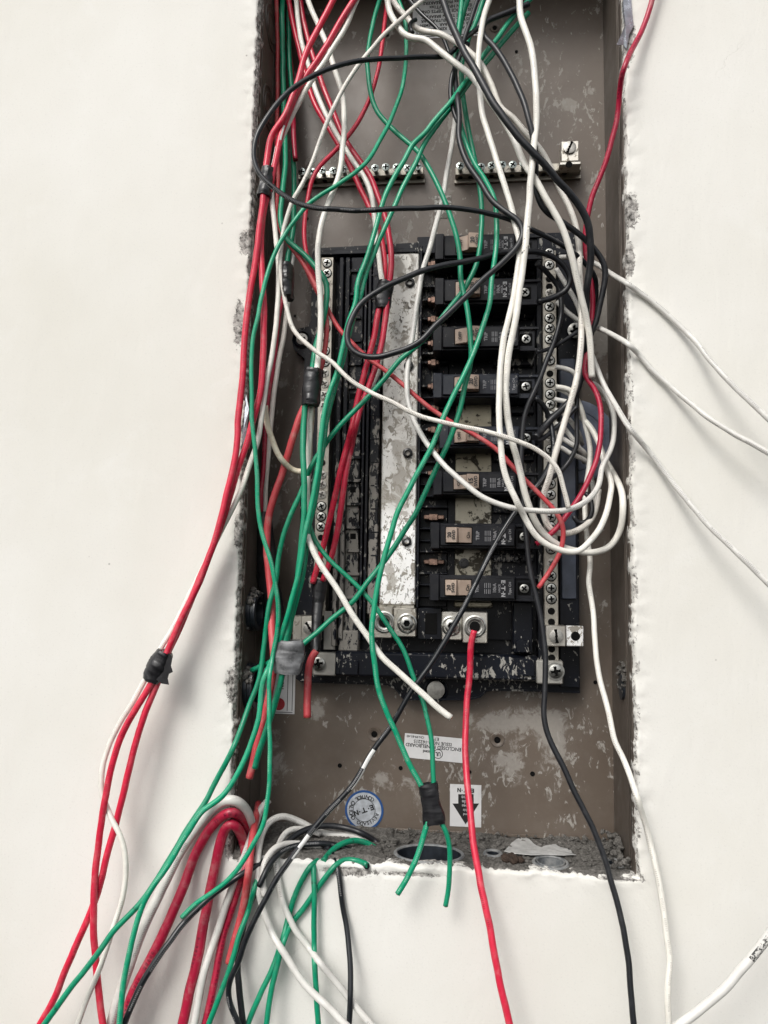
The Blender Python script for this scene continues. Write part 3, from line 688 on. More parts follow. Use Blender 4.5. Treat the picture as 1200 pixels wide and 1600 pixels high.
# top cross member and side rails
part('top_member',pbox(490,389,655,396,.070,yt-.0001),MAT['black'],ch)
part('top_member',pbox(652,366,902,400,.078,yt-.0001),MAT['black'],ch)
# left neutral bar
def vbar(x0a,ya,x1a,yb,x0b,x1b,Y,Yb,mat,name):
    X0=(P(x0a,ya,Y)[0]+P(x0b,yb,Y)[0])/2; X1=(P(x1a,ya,Y)[0]+P(x1b,yb,Y)[0])/2
    mb=MB(); mb.box(X0,X1,Y,Yb,P(x0b,yb,Y)[2],P(x0a,ya,Y)[2],.0006); part(name,mb,mat,ch); return X0,X1
def strip(x0,x1,ya,yb,Y,Yb,mat,name,c=.0006):
    """vertical member measured at mid height."""
    return part(name,pbox(x0,ya,x1,yb,Y,Yb,c),mat,ch)
def pxat(X,py,Y):            # photo x of a world X at photo row py
    lo,hi=300.0,1100.0
    for _ in range(30):
        m=(lo+hi)/2
        if P(m,py,Y)[0]<X: lo=m
        else: hi=m
    return (lo+hi)/2
strip(495,515,402,962,.066,.0859,MAT['alu'],'neutral_bar')
NX=(P(495,682,.066)[0]+P(515,682,.066)[0])/2
ys=[411,427]+[479,496,513,530,548,566,583,600,617,634,651,668,685]+[742,757,773,791,807,823]
for i,y in enumerate(ys):
    dull = y<780 and y>430 and y not in (513,548,566)
    place(random.choice(SCR['bar_dull' if dull else 'bar']),pxat(NX,y,.0655),y,.0655,ch,'screw')
for y in (444,462,723,840,858,878,898,918):
    q=P(pxat(NX,y,.066),y,.066); mb=MB(); mb.lathe((q[0],.0659,q[2]),[(.0033,0),(.0033,-.0002),(0,-.0002)],'Y',14); part('screw_hole',mb,MAT['hole'],ch)
# strips of the empty side between neutral bar and bus plate
strip(524,531,402,1010,.060,.0859,MAT['black_dirty'],'rail',.0008)
strip(534,541,402,1000,.066,.0859,MAT['black_dirty'],'rail',.0006)
strip(543,563,402,1000,.073,.0859,MAT['black_dirty'],'channel',.0006)
strip(565,569,400,1000,.066,.0859,MAT['black'],'rail',.0006)
strip(571,576,400,1000,.070,.0859,MAT['black'],'rail',.0006)
strip(578,593,402,960,.064,.0859,MAT['black_dirty'],'rail',.0010)
# breaker sockets in the empty channel
for i in range(15):
    y=420+i*36.5
    part('socket_rib',pbox(542,y,564,y+5,.0695,.0731,.0005),MAT['black_dirty'],ch)
    if i%2: 
        part('socket_hole',pbox(547,y+12,556,y+21,.0727,.0731,.0002),MAT['hole'],ch)
    mbx=pbox(579,y+9,592,y+11,.0632,.0641,.0003); part('seam',mbx,MAT['black'],ch)
# silver bus plate
PLY=.055
strip(597,652,396,945,PLY,.0859,MAT['bus'],'bus_plate',.0012)
part('plate_end',pbox(592,944,648,953,PLY+.006,PLY+.012,.001),MAT['lug'],ch)
PX=P(637,708,PLY)[0]
for y in (442,572,708,846): place(SCR['black'],pxat(PX,y,PLY),y,PLY-.0004,ch,'bus_screw')
# copper stabs and their black cells
CX0,CX1=654,690
strip(652,700,384,948,.0775,.0859,MAT['black'],'stab_base')
for i,y in enumerate([394,412,447,468,498,517,536,552,566,603,621,638,655,671,688,704,722,739,757,775,792,826,845,862,896,914,932]):
    part('cell_wall',pbox(654,y-2,700,y+1.5,.062 if i%2 else .067,.0774,.0006),MAT['black'],ch)
for i,y in enumerate([412,468,498,536,566,603,638,671,704,739,808,878]):
    big=y>780; w=(662,694) if big else (668,686)
    part('copper_stab',pbox(w[0],y-3.5,w[1],y+3.5,.058,.0774,.0008),MAT['copper'],ch)
    part('stab_clip',pbox(w[0]+ (8 if big else 5),y-5,w[0]+(22 if big else 13),y+5,.056,.060,.0006),MAT['copper'],ch)
strip(653,657,384,950,.056,.0774,MAT['black'],'stab_rail')
# base behind the breakers
strip(700,838,386,1000,.080,.0859,MAT['black'],'breaker_base')
strip(711,768,628,950,.0700,.0799,MAT['bus_dark'],'rear_bus')
mb=MB(); q=P(725,880,.0699); mb.lathe((q[0],.0699,q[2]),[(.0052,0),(.0052,-.0012),(.003,-.0014),(.0028,.0),(0,.0)],'Y',18); part('bus_screw',mb,MAT['blackscrew'],ch)
part('bus_fold',pbox(709,940,770,949,.062,.0699,.0012),MAT['bus_dark'],ch)
for y in (424,490,565,640,714,795,872): part('base_rib',pbox(770,y-6,835,y+6,.070,.0799,.001),MAT['black'],ch)
for y,x in ((874,812),(795,792),(720,795)): place(screw_mesh('screw',.0045,.002,'cross',MAT['blackscrew'],slotang=.5),x,y,.069,ch,'base_screw')
# rails beside the right neutral bar
strip(839,848,392,1060,.070,.0859,MAT['black'],'rail',.0008)
strip(849,871,391,1032,.062,.0859,MAT['alu'],'neutral_bar')
RX=(P(849,711,.062)[0]+P(871,711,.062)[0])/2
for i,y in enumerate([395,414,458,479,497,513,530,548,563,598,616,632,649,667,685,702,720,737,756,773,791,808,823,841,858,880,900,919,936]):
    kind='bar' if (y in (414,479,497,513,530,563,598,616,632,756,773,808,823,900,919,936) or i%3==0) else 'bar_dull'
    place(random.choice(SCR[kind]),pxat(RX,y,.0615),y,.0615,ch,'screw',random.uniform(0,3))
for y in (436,448,584,955,972,1014,1028):
    q=P(pxat(RX,y,.062),y,.062); mb=MB(); mb.lathe((q[0],.0619,q[2]),[(.0036,0),(.0036,-.0002),(0,-.0002)],'Y',14); part('screw_hole',mb,MAT['hole'],ch)
strip(873,903,392,1074,.0785,.0859,MAT['black'],'side_plate')
part('side_plate_step',pbox(876,560,900,936,.0745,.0784,.001),plain('blue_black_plate',(.045,.055,.08),.4,0,var=.3,sc=80),ch)
place(screw_mesh('screw',.0082,.003,'cross',MAT['zinc'],slotang=.4),899,517,.074,ch,'mounting_screw')
# lug on right bar
part('lug',pbox(853,977,884,1010,.050,.0619,.0008),MAT['lug'],ch); place(SCR['big'],869,994,.0492,ch,'lug_screw',.5)
part('lug_plate',pbox(884.8,978,912,1010,.053,.0619,.0008),MAT['bus'],ch)
mb=MB(); q=P(899,994,.053); mb.lathe((q[0],.0529,q[2]),[(.0045,0),(.0045,-.0003),(0,-.0003)],'Y',18); part('lug_hole',mb,MAT['hole'],ch)
part('strap',pbox(838,1032,880,1069,.058,.0785,.0012),MAT['steel'],ch); place(SCR['strap'],868,1049,.0572,ch,'strap_screw')
mb=MB(); q=P(868,1049,.0576); mb.lathe((q[0],.0576,q[2]),[(.0088,0),(.0088,-.0006),(.006,-.0006)],'Y',24); part('washer',mb,MAT['zinc'],ch)
# lower lugs
def ring_lug(px,py,x0,y0,x1,y1,Y,nm):
    part('lug',pbox(x0,y0,x1,y1,Y,.078,.0010),MAT['lug'],ch)
    q=P(px,py,Y); mb=MB()
    if nm=='hole':
        mb.lathe((q[0],Y,q[2]),[(.0112,0),(.0112,-.0007),(.0098,-.0011),(.0090,-.0004),(.0082,-.0004),(.0076,-.001),(.0060,-.0006),(.0056,.0)],'Y',32,0)
        mb.lathe((q[0],Y-.0002,q[2]),[(.0054,0),(.0030,-.0001),(0,-.0001)],'Y',20,1)
    else:
        mb.lathe((q[0],Y,q[2]),[(.0100,0),(.0100,-.0012),(.0088,-.0018),(.0078,-.0012)],'Y',32,0)
        mb.lathe((q[0],Y,q[2]),[(.0072,0),(.0072,-.0040),(.0060,-.0048),(.0036,-.0048),(.0034,-.002)],'Y',6,0,False)
        mb.lathe((q[0],Y-.0021,q[2]),[(.0032,0),(0,0.0002)],'Y',12,1)
    part('lug_bolt',mb,[MAT['zinc'],MAT['hole']],ch)
ring_lug(600,972,577,948,613,997,.050,'hole'); ring_lug(636,974,615,950,650,995,.048,'hex')
ring_lug(705,978,690,955,722,1000,.050,'hex'); ring_lug(742,979,722.5,956,762,1005,.044,'hole')
part('socket_block',pbox(652,950,690,999,.058,.0859),MAT['black'],ch); part('socket_recess',pbox(664,958,683,991,.0573,.0581,.0003),MAT['hole'],ch)
part('raised_box',pbox(801,940,833,1021,.060,.0859,.0015),MAT['black'],ch); part('raised_box_step',pbox(806,1000,828,1020,.055,.0599,.001),MAT['black'],ch)
# crossbar and left strap
part('crossbar',pbox(522,1021,842,1061,.060,.0859,.0025),MAT['black'],ch)
part('crossbar_end',pbox(530,1032,560,1055,.0575,.0599,.001),MAT['black'],ch)
part('crossbar_end',pbox(806,1030,836,1057,.0575,.0599,.001),MAT['black'],ch)
part('strap',pbox(488,1020,525,1056,.061,.0785,.0012),MAT['steel'],ch); place(SCR['strap'],498,1037,.060,ch,'strap_screw')
part('lug',pbox(457,962,483,1001,.060,.0859,.0008),MAT['lug'],ch); part('lug',pbox(470,962,502,1001,.056,.0599,.0008),MAT['lug'],ch)
place(SCR['big'],484,981,.055,ch,'lug_screw'); place(screw_mesh('screw',.0092,.003,'none',MAT['zinc_dull']),681,1078,.084,ch,'mounting_screw')
place(screw_mesh('screw',.0062,.002,'cross',MAT['zinc_dull'],slotang=.4),472,530,.0855,ch,'mounting_screw')
mb=MB(); q=P(472,530,.0858); mb.lathe((q[0],.0858,q[2]),[(.0105,0),(.0105,-.0012),(.0085,-.0018),(.0075,-.0004)],'Y',24); part('screw_boss',mb,MAT['black'],ch)
mb=MB(); q=P(681,1078,.0858); mb.lathe((q[0],.0858,q[2]),[(.0125,0),(.0125,-.0022),(.0108,-.003),(.0098,-.0008)],'Y',28); part('screw_boss',mb,MAT['black'],ch)
part('paper_tag',pbox(506,955,524,1015,.066,.067,.0003),MAT['steel'],ch)
# top left lower corner box of the tray
part('corner_block',pbox(528,985,560,1018,.068,.0859,.0015),MAT['black_dirty'],ch)

# ------------------------------------------------------------------ circuit breakers
def breaker(i,x0,y0,x1,y1,xb,label,on,amps,wide):
    YF=.034; ym=(y0+y1)/2
    t=empty('circuit_breaker',Vector(P((x0+x1)/2,ym,.078))); tag(t,label,'circuit breaker','circuit breakers down the right of the bus assembly')
    X=lambda px:P(px,ym,YF)[0]
    zt,zb=P(700,y0,YF)[2],P(700,y1,YF)[2]
    mb=MB()
    mb.box(X(x0),X(x1),YF+.004,.0772,zb,zt,.0008)                       # main case
    mb.box(X(x0)-.0005,X(x0)+.009,YF+.001,.076,zb-.0008,zt+.0008,.0008) # hooked end cap
    mb.box(X(x0)+.0095,X(x1)-.001,YF,YF+.0045,zb+.0022,zt-.0022,.0008)  # raised face
    mb.box(X(x1)+.0002,X(xb),YF+.012,.0772,zb,zt,.0008)                 # lower terminal end
    mb.box(X(x1)+.0002,X(xb)+.004,YF+.009,YF+.0118,zt-.003,zt,.0005); mb.box(X(x1)+.0002,X(xb)+.004,YF+.009,YF+.0118,zb,zb+.003,.0005)
    part('case',mb,MAT['breaker_light' if i in(3,4) else 'breaker'],t)
    tc=.5*(zt+zb); hw=(zt-zb)*.30
    # toggle: a rocking wedge, tip thrown left (on) or right (off)
    if on: xa,xm,xc=X(wide[0]),X(wide[0]+(wide[1]-wide[0])*.42),X(wide[1]); pr=[(xa,YF-.0075),(xm,YF-.0095),(xm+.002,YF-.006),(xc,YF-.0012),(xc,YF+.002),(xa,YF+.002)]
    else:  xa,xm,xc=X(wide[0]),X(wide[0]+(wide[1]-wide[0])*.48),X(wide[1]); pr=[(xa,YF-.0012),(xm,YF-.0065),(xm+.001,YF-.0125),(xc,YF-.0105),(xc,YF+.002),(xa,YF+.002)]
    n=len(pr); vs=[(x,y,tc-hw) for x,y in pr]+[(x,y,tc+hw) for x,y in pr]
    fs=[tuple(range(n)),tuple(range(2*n-1,n-1,-1))]+[(k,(k+1)%n,n+(k+1)%n,n+k) for k in range(n)]
    mb=MB(); mb.add(vs,fs); tg=part('toggle',mb,MAT['toggle'],t); tg.modifiers.new('b','BEVEL').width=.0004
    mb=MB(); mb.box(xa-.0008,xc+.0008,YF-.0002,YF+.0003,tc-hw-.0012,tc+hw+.0012,.0001); part('toggle_slot',mb,MAT['hole'],t)
    # lettering, following the tilt of the toggle faces
    def lt(s,x,y,z,size,mat,tilt=0.0,ang=90,par=t,bold=.03):
        me=text_mesh(s,size,mat,'lettering','CENTER',bold*size)
        me.transform(Matrix.Rotation(tilt,4,'Z')@Matrix.Rotation(math.radians(90),4,'X')@Matrix.Rotation(math.radians(ang),4,'Z'))
        put('lettering',me,par,Vector((x,y,z))-parent_loc(par))
    if on:
        lt(amps,(xa+xm)/2-.0018,YF-.00905,tc,.0054,MAT['ink'],-.17 if False else 0.0,90,tg); lt('SWD',(xa+xm)/2+.0024,YF-.0100,tc,.0042,MAT['ink'],0,90,tg)
        lt('On',xc-.0032,YF-.0045,tc,.0050,MAT['ink'],.45,90,tg)
    else:
        lt(amps,(xm+xc)/2-.0014,YF-.0128,tc,.0062,MAT['ink'],0,90,tg); lt('SWD',(xm+xc)/2+.0034,YF-.0126,tc,.0046,MAT['ink'],0,90,tg)
        lt('OFF',(xa+xm)/2-.001,YF-.0052,tc,.0048,MAT['ink'],-.5,90,tg)
    bx=X(wide[1]); L=X(x1)-bx
    lt('TRIP',bx+.006,YF-.0001,tc,.0046,MAT['ink_grey'])
    mb=MB()
    for q in (.30,.34,.385,.42):
        for (za,zb_) in ((-.75,-.15),(.0,.65)): mb.box(bx+L*q,bx+L*q+.0006,YF-.00012,YF-.0,tc+hw*za,tc+hw*zb_,.00002)
    part('printed_lines',mb,MAT['ink_grey'],t)
    lt('10kA',bx+L*.53,YF-.0001,tc,.0044,MAT['ink_grey'])
    mb=MB(); mb.box(bx+L*.62,bx+L*.84,YF-.0001,YF+.0001,tc-hw*1.0,tc+hw*1.0,.00003)
    logo(0,0,0,0,MAT['ink_white'],t,-90,(bx+L*.72,YF-.0002,tc),.0040)
    lt('Type CH',bx+L*.87,YF-.0001,tc,.0034,MAT['ink_white'],bold=.0); lt('HACR',bx+L*.635,YF-.0001,tc,.0030,MAT['ink_grey'])
    # terminal screw in its pocket
    sx=(X(x1)+X(xb))/2-.001
    mb=MB(); mb.box(sx-.0062,sx+.0062,YF+.0112,YF+.0119,tc-.0062,tc+.0062,.0001); part('terminal_pocket',mb,MAT['hole'],t)
    s=put('terminal_screw',SCR['breaker'],t,Vector((sx,YF+.0105,tc))-t.location); s.rotation_euler[1]=random.uniform(0,3)
    return t
BR=[(680,365,806,403,842,'topmost circuit breaker with its toggle tipped up at the top edge',0,'20',(713,750)),
    (680,434,804,474,842,'second circuit breaker from the top, crossed by the thick black wire',0,'20',(712,750)),
    (677,508,812,546,838,'third circuit breaker from the top, its terminal screw showing left of the bar',0,'20',(711,750)),
    (677,583,811,620,838,'fourth breaker from the top with a paler worn case',0,'20',(710,748)),
    (687,665,812,699,838,'fifth breaker from the top, crossed by the red and white wires',0,'20',(710,748)),
    (677,736,808,772,838,'circuit breaker marked 15, sixth from the top',0,'15',(709,748)),
    (673,817,806,856,838,'seventh breaker from the top, right above the black screw in the rear bus',1,'20',(697,737)),
    (672,898,806,938,838,'lowest circuit breaker, just above the two big lugs',1,'20',(696,736))]
for i,a in enumerate(BR): breaker(i,*a)

# ------------------------------------------------------------------ wires
# each: kind, name, label, width in photo px, path "x,y ..." and depths in mm (negative = out in front of the wall), spread along the path
WR=[]
def W(mat,w,pts,Y,label,group,ends='',lock=False,name=None):
    p=[tuple(map(float,q.split(','))) for q in pts.split()]
    WR.append(dict(mat=mat,w=w*(1.06 if w<12 else 1.0),p=p,Y=Y if isinstance(Y,(list,tuple)) else [Y],label=label,group=group,ends=ends,lock=lock,name=name))
GR,GG,GW,GB='loose red wires','loose green wires','loose white wires','loose black wires'
# ---- red
W('red_dusty',7,'432,0 434,142 432,200 434,260 434,340 440,364 458,388 475,412 487,438 513,486 537,522 575,559 606,582 635,607 660,628 702,657 745,681 776,703 810,739 841,770 867,799 879,821 880,844 871,872 841,918',[70,66,62,35,10,5,2,2,-2,8],'red wire crossing the whole panel diagonally from top left, ending beside the lowest breaker','long diagonal red wires'[:0] or GR,'c')
W('red_dusty',8,'437,352 452,382 472,408 489,440 505,470 511,505 508,545 497,590 490,615',[30,14,4,0,2],'dusty red wire bending into the black tape wrap above the bar of dull screws',GR)
W('red',10,'521,0 496,45 476,88 465,127 445,181 425,210 417,250 413,280 411,305 405,362 397,420 391,454 383,525 378,600 373,650 367,717 355,770 340,830 315,900 285,965 258,1025 235,1070 213,1106 190,1150 175,1192 166,1240 158,1290 150,1356 146,1427 149,1497 156,1568 160,1600',[-18,-20,-24,-26,-28,-30,-34,-36,-36,-36],'bright red wire hanging outermost on the left, its lower end bowing back right',GR)
W('red',10,'553,0 530,37 502,85 473,127 453,170 440,207 431,245 424,280 412,330 408,390 410,447 413,488 411,553 407,610 397,652 385,695 373,730 358,780 338,840 312,905 284,972 262,1022 245,1068 225,1118 208,1177 193,1240 180,1290 169,1330 155,1387 135,1441 107,1506 84,1563 62,1602',[-16,-18,-22,-24,-22,-22,-30,-34,-34,-34],'second bright red wire, straight below the tape on the wall and reaching the bottom left',GR)
W('red',9,'451,0 459,42 471,88 487,150 513,198 530,226 548,262 561,290 575,319 590,352 598,385 601,415 599,447 596,470 590,490 583,533 570,582 558,627 550,668 530,745 517,802 508,844 500,872 489,911',[64,60,54,44,30,22,20,24,34,40],'left red wire of the pair that runs through the tape beside the silver plate',GR)
W('red_print',9,'469,0 473,28 484,70 502,127 519,170 541,221 560,250 578,277 592,311 604,347 609,379 611,413 607,447 605,470 603,500 597,535 587,572 574,607 562,640 553,680 544,724 535,775 527,830 519,868 505,908',[62,58,50,40,28,20,18,24,34,42],'printed right red wire of the pair that runs through the tape beside the silver plate',GR)
W('red_thick',8,'446,0 449,40 452,85 455,120 458,190 461,250',[76,74,70,60],'short dark red wire glimpsed between the two green ones at top left',GR)
W('red',7,'605,-10 601,40 598,65 587,122 575,159 558,193 544,212 524,235 502,258 487,283 478,325 475,362 478,393 487,425 498,450',[72,60,46,34,24,14,12],'thin red wire curling down from the instruction label past the left terminal bar',GR)
W('red_dusty',11,'490,600 483,622 469,650 456,689 442,735 428,776 419,812 417,858 420,893 424,937 425,993 428,1040 420,1090 408,1137 401,1165 393,1200 389,1216',[-2,8,16,20,20,14,8,4,0],'dusty red wire in the green bundle with its cut pink end low on the left',GR,'c')
W('red_thick',7,'444,462 438,482 432,530 424,590 417,638 413,700 410,745 407,800',[54,56,56,56],'dark red wire behind the whites on the left side of the box',GR)
W('red_dusty',11,'494,1017 486,1030 482,1050 481,1075 480,1100 480,1121',[30,26,22,18],'short dusty pink-red stub hanging over the left steel strap',GR,'c')
W('red_thick',8,'1020,-5 1010,30 1000,54 980,93 971,122 966,170 960,204 949,244 940,270 926,305 919,333 915,362 915,401 922,435 926,466 923,525 914,585 929,607 938,633 939,667 937,697 926,736 909,770 892,796 875,819 858,836 838,850',[-14,-12,-8,0,14,26,34,26,14,10,16],'dark red wire entering over the right edge and bulging at the blue-grey knockout',GR)
W('red',10,'742,985 737,1003 734,1050 729,1107 727,1162 728,1205 734,1262 739,1313 751,1380 765,1450 780,1530 796,1602',[47,40,20,-6,-24,-34,-40,-44],'single red wire hanging from the big right-hand lug straight down over the wall',GR)
W('red_thick',15.5,'388,1328 387,1300 379,1281 365,1269 348,1274 325,1298 305,1335 288,1383 265,1435 240,1489 211,1546 190,1602',[45,30,10,-8,-18,-22,-26,-28,-30,-30],'thick red cable arching out of the bottom left corner, outermost of the red arch',GR)
W('red_thick',15.5,'385,1345 380,1315 371,1294 362,1286 352,1296 342,1326 331,1377 322,1423 311,1485 294,1556 284,1604',[40,24,4,-10,-18,-22,-24,-25],'thick dusty red cable arching out just inside the first one',GR)
W('red_dusty',11,'404,1256 398,1290 393,1318 388,1372 377,1428 368,1465 357,1505',[50,20,-8,-14,-16],'frayed red wire ending among the black ones below the bottom edge',GR,'c')
W('red_thick',11,'392,1325 384,1350 376,1374 362,1417 348,1465 334,1536 320,1602',[26,0,-12,-20,-26],'slimmer red wire between the white printed one and the frayed red one',GR)
# ---- green
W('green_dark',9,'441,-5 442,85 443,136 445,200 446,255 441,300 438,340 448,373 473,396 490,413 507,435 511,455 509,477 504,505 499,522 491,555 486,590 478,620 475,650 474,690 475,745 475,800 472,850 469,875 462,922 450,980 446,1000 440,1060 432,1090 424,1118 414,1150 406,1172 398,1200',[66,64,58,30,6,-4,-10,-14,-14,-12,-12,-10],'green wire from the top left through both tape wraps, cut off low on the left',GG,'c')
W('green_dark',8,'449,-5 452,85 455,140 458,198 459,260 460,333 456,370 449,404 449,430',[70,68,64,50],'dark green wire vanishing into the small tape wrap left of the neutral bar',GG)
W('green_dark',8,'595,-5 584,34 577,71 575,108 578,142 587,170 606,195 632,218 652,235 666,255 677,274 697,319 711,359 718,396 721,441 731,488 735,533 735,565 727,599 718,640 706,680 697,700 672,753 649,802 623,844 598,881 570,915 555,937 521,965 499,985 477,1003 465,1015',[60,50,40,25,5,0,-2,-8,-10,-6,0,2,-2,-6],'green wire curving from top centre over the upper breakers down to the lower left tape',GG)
W('green',8,'833,-5 802,25 779,57 759,82 730,125 705,159 683,184 660,212 643,227 632,249 609,291 598,319 587,356 572,404 558,447 555,474 544,505 536,539 527,582 516,610 506,650 502,680 499,717 490,773 482,813 476,840 468,890 455,940 440,990 430,1020 412,1062 404,1120 391,1165 372,1207 346,1245 316,1268 291,1305 260,1356 234,1393 217,1432 203,1483 192,1540 186,1602',[20,10,0,-8,-14,-16,-16,-16,-20,-28,-42,-54,-62,-66],'long green wire from top right to bottom left, turning steep near its lower end',GG)
W('green',8,'826,20 793,56 768,87 742,118 708,164 677,204 660,229 649,255 629,294 612,333 595,370 581,404 570,435 561,470 551,500 543,530 534,570 524,605 514,640 508,670 504,705 497,750 491,790 484,820 480,850 474,895 464,935 452,985 447,1010',[24,14,4,-4,-8,-10,-8,-6,-8,-10],'green wire running close beside the long one until the lower left tape',GG)
W('green',7,'621,-5 632,28 635,68 633,108 626,147 609,190 592,224 578,248 564,262 536,282 502,305 479,322 459,347 439,376 425,407 414,440 402,497 395,539 393,596 394,652 398,700 402,745 403,787 409,830 422,872 431,915 435,954 432,990 426,1024 421,1060 421,1120 422,1177 420,1233 410,1290 385,1338 351,1380 308,1411 284,1434',[50,34,10,-14,-28,-32,-30,-28,-26,-26,-28,-34,-40,-44],'green wire swinging left across the upper bar, its cut tip free over the wall',GG,'c')
W('green',8,'722,-5 717,42 711,93 709,136 717,184 728,226 742,257 759,282 772,308 776,342 775,390 769,435 766,474 753,516 736,562 722,592 697,644 682,680 666,714 643,756 623,796 609,841 598,878 590,915 584,956 581,993 584,1027 592,1078 603,1112 623,1154 640,1194 657,1225 666,1250 668,1275 665,1293 654,1332 640,1364 621,1397',[40,26,10,0,-6,-12,-18,-20,-22,-24,-26,-22,-22,-26],'green wire over the breakers into the hanging tape knot, left cut end below it',GG,'c')
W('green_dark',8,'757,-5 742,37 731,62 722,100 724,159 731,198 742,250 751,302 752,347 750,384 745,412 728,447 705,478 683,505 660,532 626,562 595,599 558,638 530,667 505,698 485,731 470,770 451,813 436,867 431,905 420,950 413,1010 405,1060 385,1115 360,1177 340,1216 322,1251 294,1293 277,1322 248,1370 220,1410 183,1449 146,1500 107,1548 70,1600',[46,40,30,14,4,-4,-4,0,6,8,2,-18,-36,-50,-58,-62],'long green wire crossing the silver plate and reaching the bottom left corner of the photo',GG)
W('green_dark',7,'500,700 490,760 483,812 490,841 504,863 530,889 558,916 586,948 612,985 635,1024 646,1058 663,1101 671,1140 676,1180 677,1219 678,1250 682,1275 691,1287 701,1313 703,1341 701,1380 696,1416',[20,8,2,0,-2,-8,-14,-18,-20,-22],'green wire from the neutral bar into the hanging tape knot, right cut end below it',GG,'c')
W('green_dark',8,'394,1047 408,1040 426,1032 440,1015',[30,22,14],'short green stub poking left of the grey tape wrap',GG,'c')
W('green',8,'733,-8 722,30 716,60 712,90',[30,40,50,56],'short green wire crossing the instruction label',GG)
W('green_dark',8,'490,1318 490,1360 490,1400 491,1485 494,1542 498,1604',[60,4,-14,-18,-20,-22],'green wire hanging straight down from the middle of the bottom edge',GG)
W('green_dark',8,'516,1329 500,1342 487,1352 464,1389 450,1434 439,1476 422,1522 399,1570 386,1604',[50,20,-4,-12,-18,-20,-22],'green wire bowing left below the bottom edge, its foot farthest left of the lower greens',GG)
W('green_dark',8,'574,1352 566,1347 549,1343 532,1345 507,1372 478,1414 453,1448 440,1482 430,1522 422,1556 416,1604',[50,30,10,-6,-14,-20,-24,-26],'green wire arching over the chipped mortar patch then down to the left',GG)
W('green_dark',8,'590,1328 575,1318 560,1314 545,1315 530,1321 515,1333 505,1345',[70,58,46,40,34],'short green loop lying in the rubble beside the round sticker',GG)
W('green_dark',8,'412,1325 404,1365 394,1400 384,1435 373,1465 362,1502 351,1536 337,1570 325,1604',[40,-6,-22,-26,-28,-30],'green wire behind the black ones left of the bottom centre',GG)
# ---- white
W('white',8,'463,-5 468,51 482,102 502,164 521,201 536,227 552,252 570,279 581,305 586,340 589,376 594,418 598,445 602,480 601,510 597,545 589,585 575,612 560,635',[60,54,44,32,22,18,22,34,42,46],'white wire between the two reds that pass the tape by the silver plate',GW)
W('white',9,'480,-5 493,28 510,68 521,102 533,142 538,184 536,227 530,274 517,308 504,342 497,376 497,418 500,461 502,500 499,545 494,590 488,625 485,650 483,690 481,740 480,790 478,828 486,853 504,887 525,918 547,954 575,996 601,1030 632,1058 660,1084 680,1102 705,1121',[54,40,20,0,-12,-14,-8,2,4,-4,-14,-20,-22,-24],'thick white wire from the top left ending in a clean cut below the crossbar',GW,'c')
W('white',8,'558,0 544,34 516,82 490,122 468,159 451,193 438,222 430,255 424,290 425,320 430,365 435,404 435,445 432,497 425,553 416,605 408,661 401,695 392,722 377,765 355,812 325,870 298,925 270,982 252,1012 240,1040 227,1062 210,1092 192,1122 172,1160 161,1197 159,1237 172,1274 189,1310 196,1347 192,1398 177,1449 158,1506 138,1554 120,1604',[-12,-16,-18,-20,-18,-16,-18,-26,-32,-36,-38,-38],'white wire leaving the box at left with the reds, looping below the tape',GW)
W('white_dirty',7,'664,-4 615,40 581,76 558,105 536,139 513,187 496,229 485,260 470,292 459,311 447,345 440,379 438,415 442,448 448,484 458,515 485,543 519,567 547,593 587,617 615,630 657,650 700,662 735,669 773,678 802,687 836,701 858,717 874,739 882,765 888,795',[20,0,-8,-14,-18,-20,-20,-22,-26,-34,-38,-36,-30],'white wire sweeping from the top past the left taped bundle and across the middle breakers',GW)
W('white',8,'450,456 448,490 443,525 434,575 427,625 423,667 420,700 416,750 412,805',[56,58,58,58],'white wire behind the reds down the left side, ending at the black wrapped bundle',GW)
W('white_yellow',9,'414,634 418,662 427,695 435,712 444,724 456,734 470,738 482,736',[-10,-2,6,14,20],'yellowed glue-stained white wire hooking right beside the left bundle',GW,'c')
W('grey_white',7,'458,225 460,270 461,300 458,352 458,395 454,440 452,466',[66,64,62,60],'grey white wire in the left column behind the greens',GW)
W('white_yellow',9,'487,632 486,660 484,690 483,720',[8,10,12],'yellowed swollen piece of white wire just under the upper left tape wrap',GW)
W('white',10,'604,-5 610,20 620,36 632,54 645,60 663,62 683,76 711,99 735,118 755,145 785,184 807,227 819,254 841,288 864,328 884,367 893,401 904,447 912,480 921,525 924,560 925,590',[10,4,0,-6,-14,-20,-18,-6,12,22],'kinked white wire from the label, its end tucked behind the blacks at right',GW)
W('white_dirty',9,'612,-5 623,14 638,28 646,42 666,50 688,52 711,65 731,79 753,102 770,136 782,167 802,184 822,207 841,229 858,257 875,296 889,322 899,350 905,390 906,432 909,482 908,530 903,580 899,603 887,644 870,700 858,745 849,773 850,807 864,830 887,834 912,823 925,810 933,787 936,765',[30,20,10,0,6,16,20,16,8,2,4,20,34],'dirty white wire streaked with black print running down beside the right neutral bar',GW)
W('white',10,'811,-5 814,25 827,65 834,99 837,136 838,184 834,232 828,290 825,330 822,372 816,420 812,450 806,497 799,530 793,567 790,610 794,652 800,690 806,712 813,735 819,768 830,802 847,830 875,853 903,862 926,864 952,855 969,830 974,796 972,768 960,742 944,716',[-6,-14,-20,-24,-28,-30,-30,-24,-12,10,40,70],'thick white wire from the top right joining its twin above the breakers',GW)
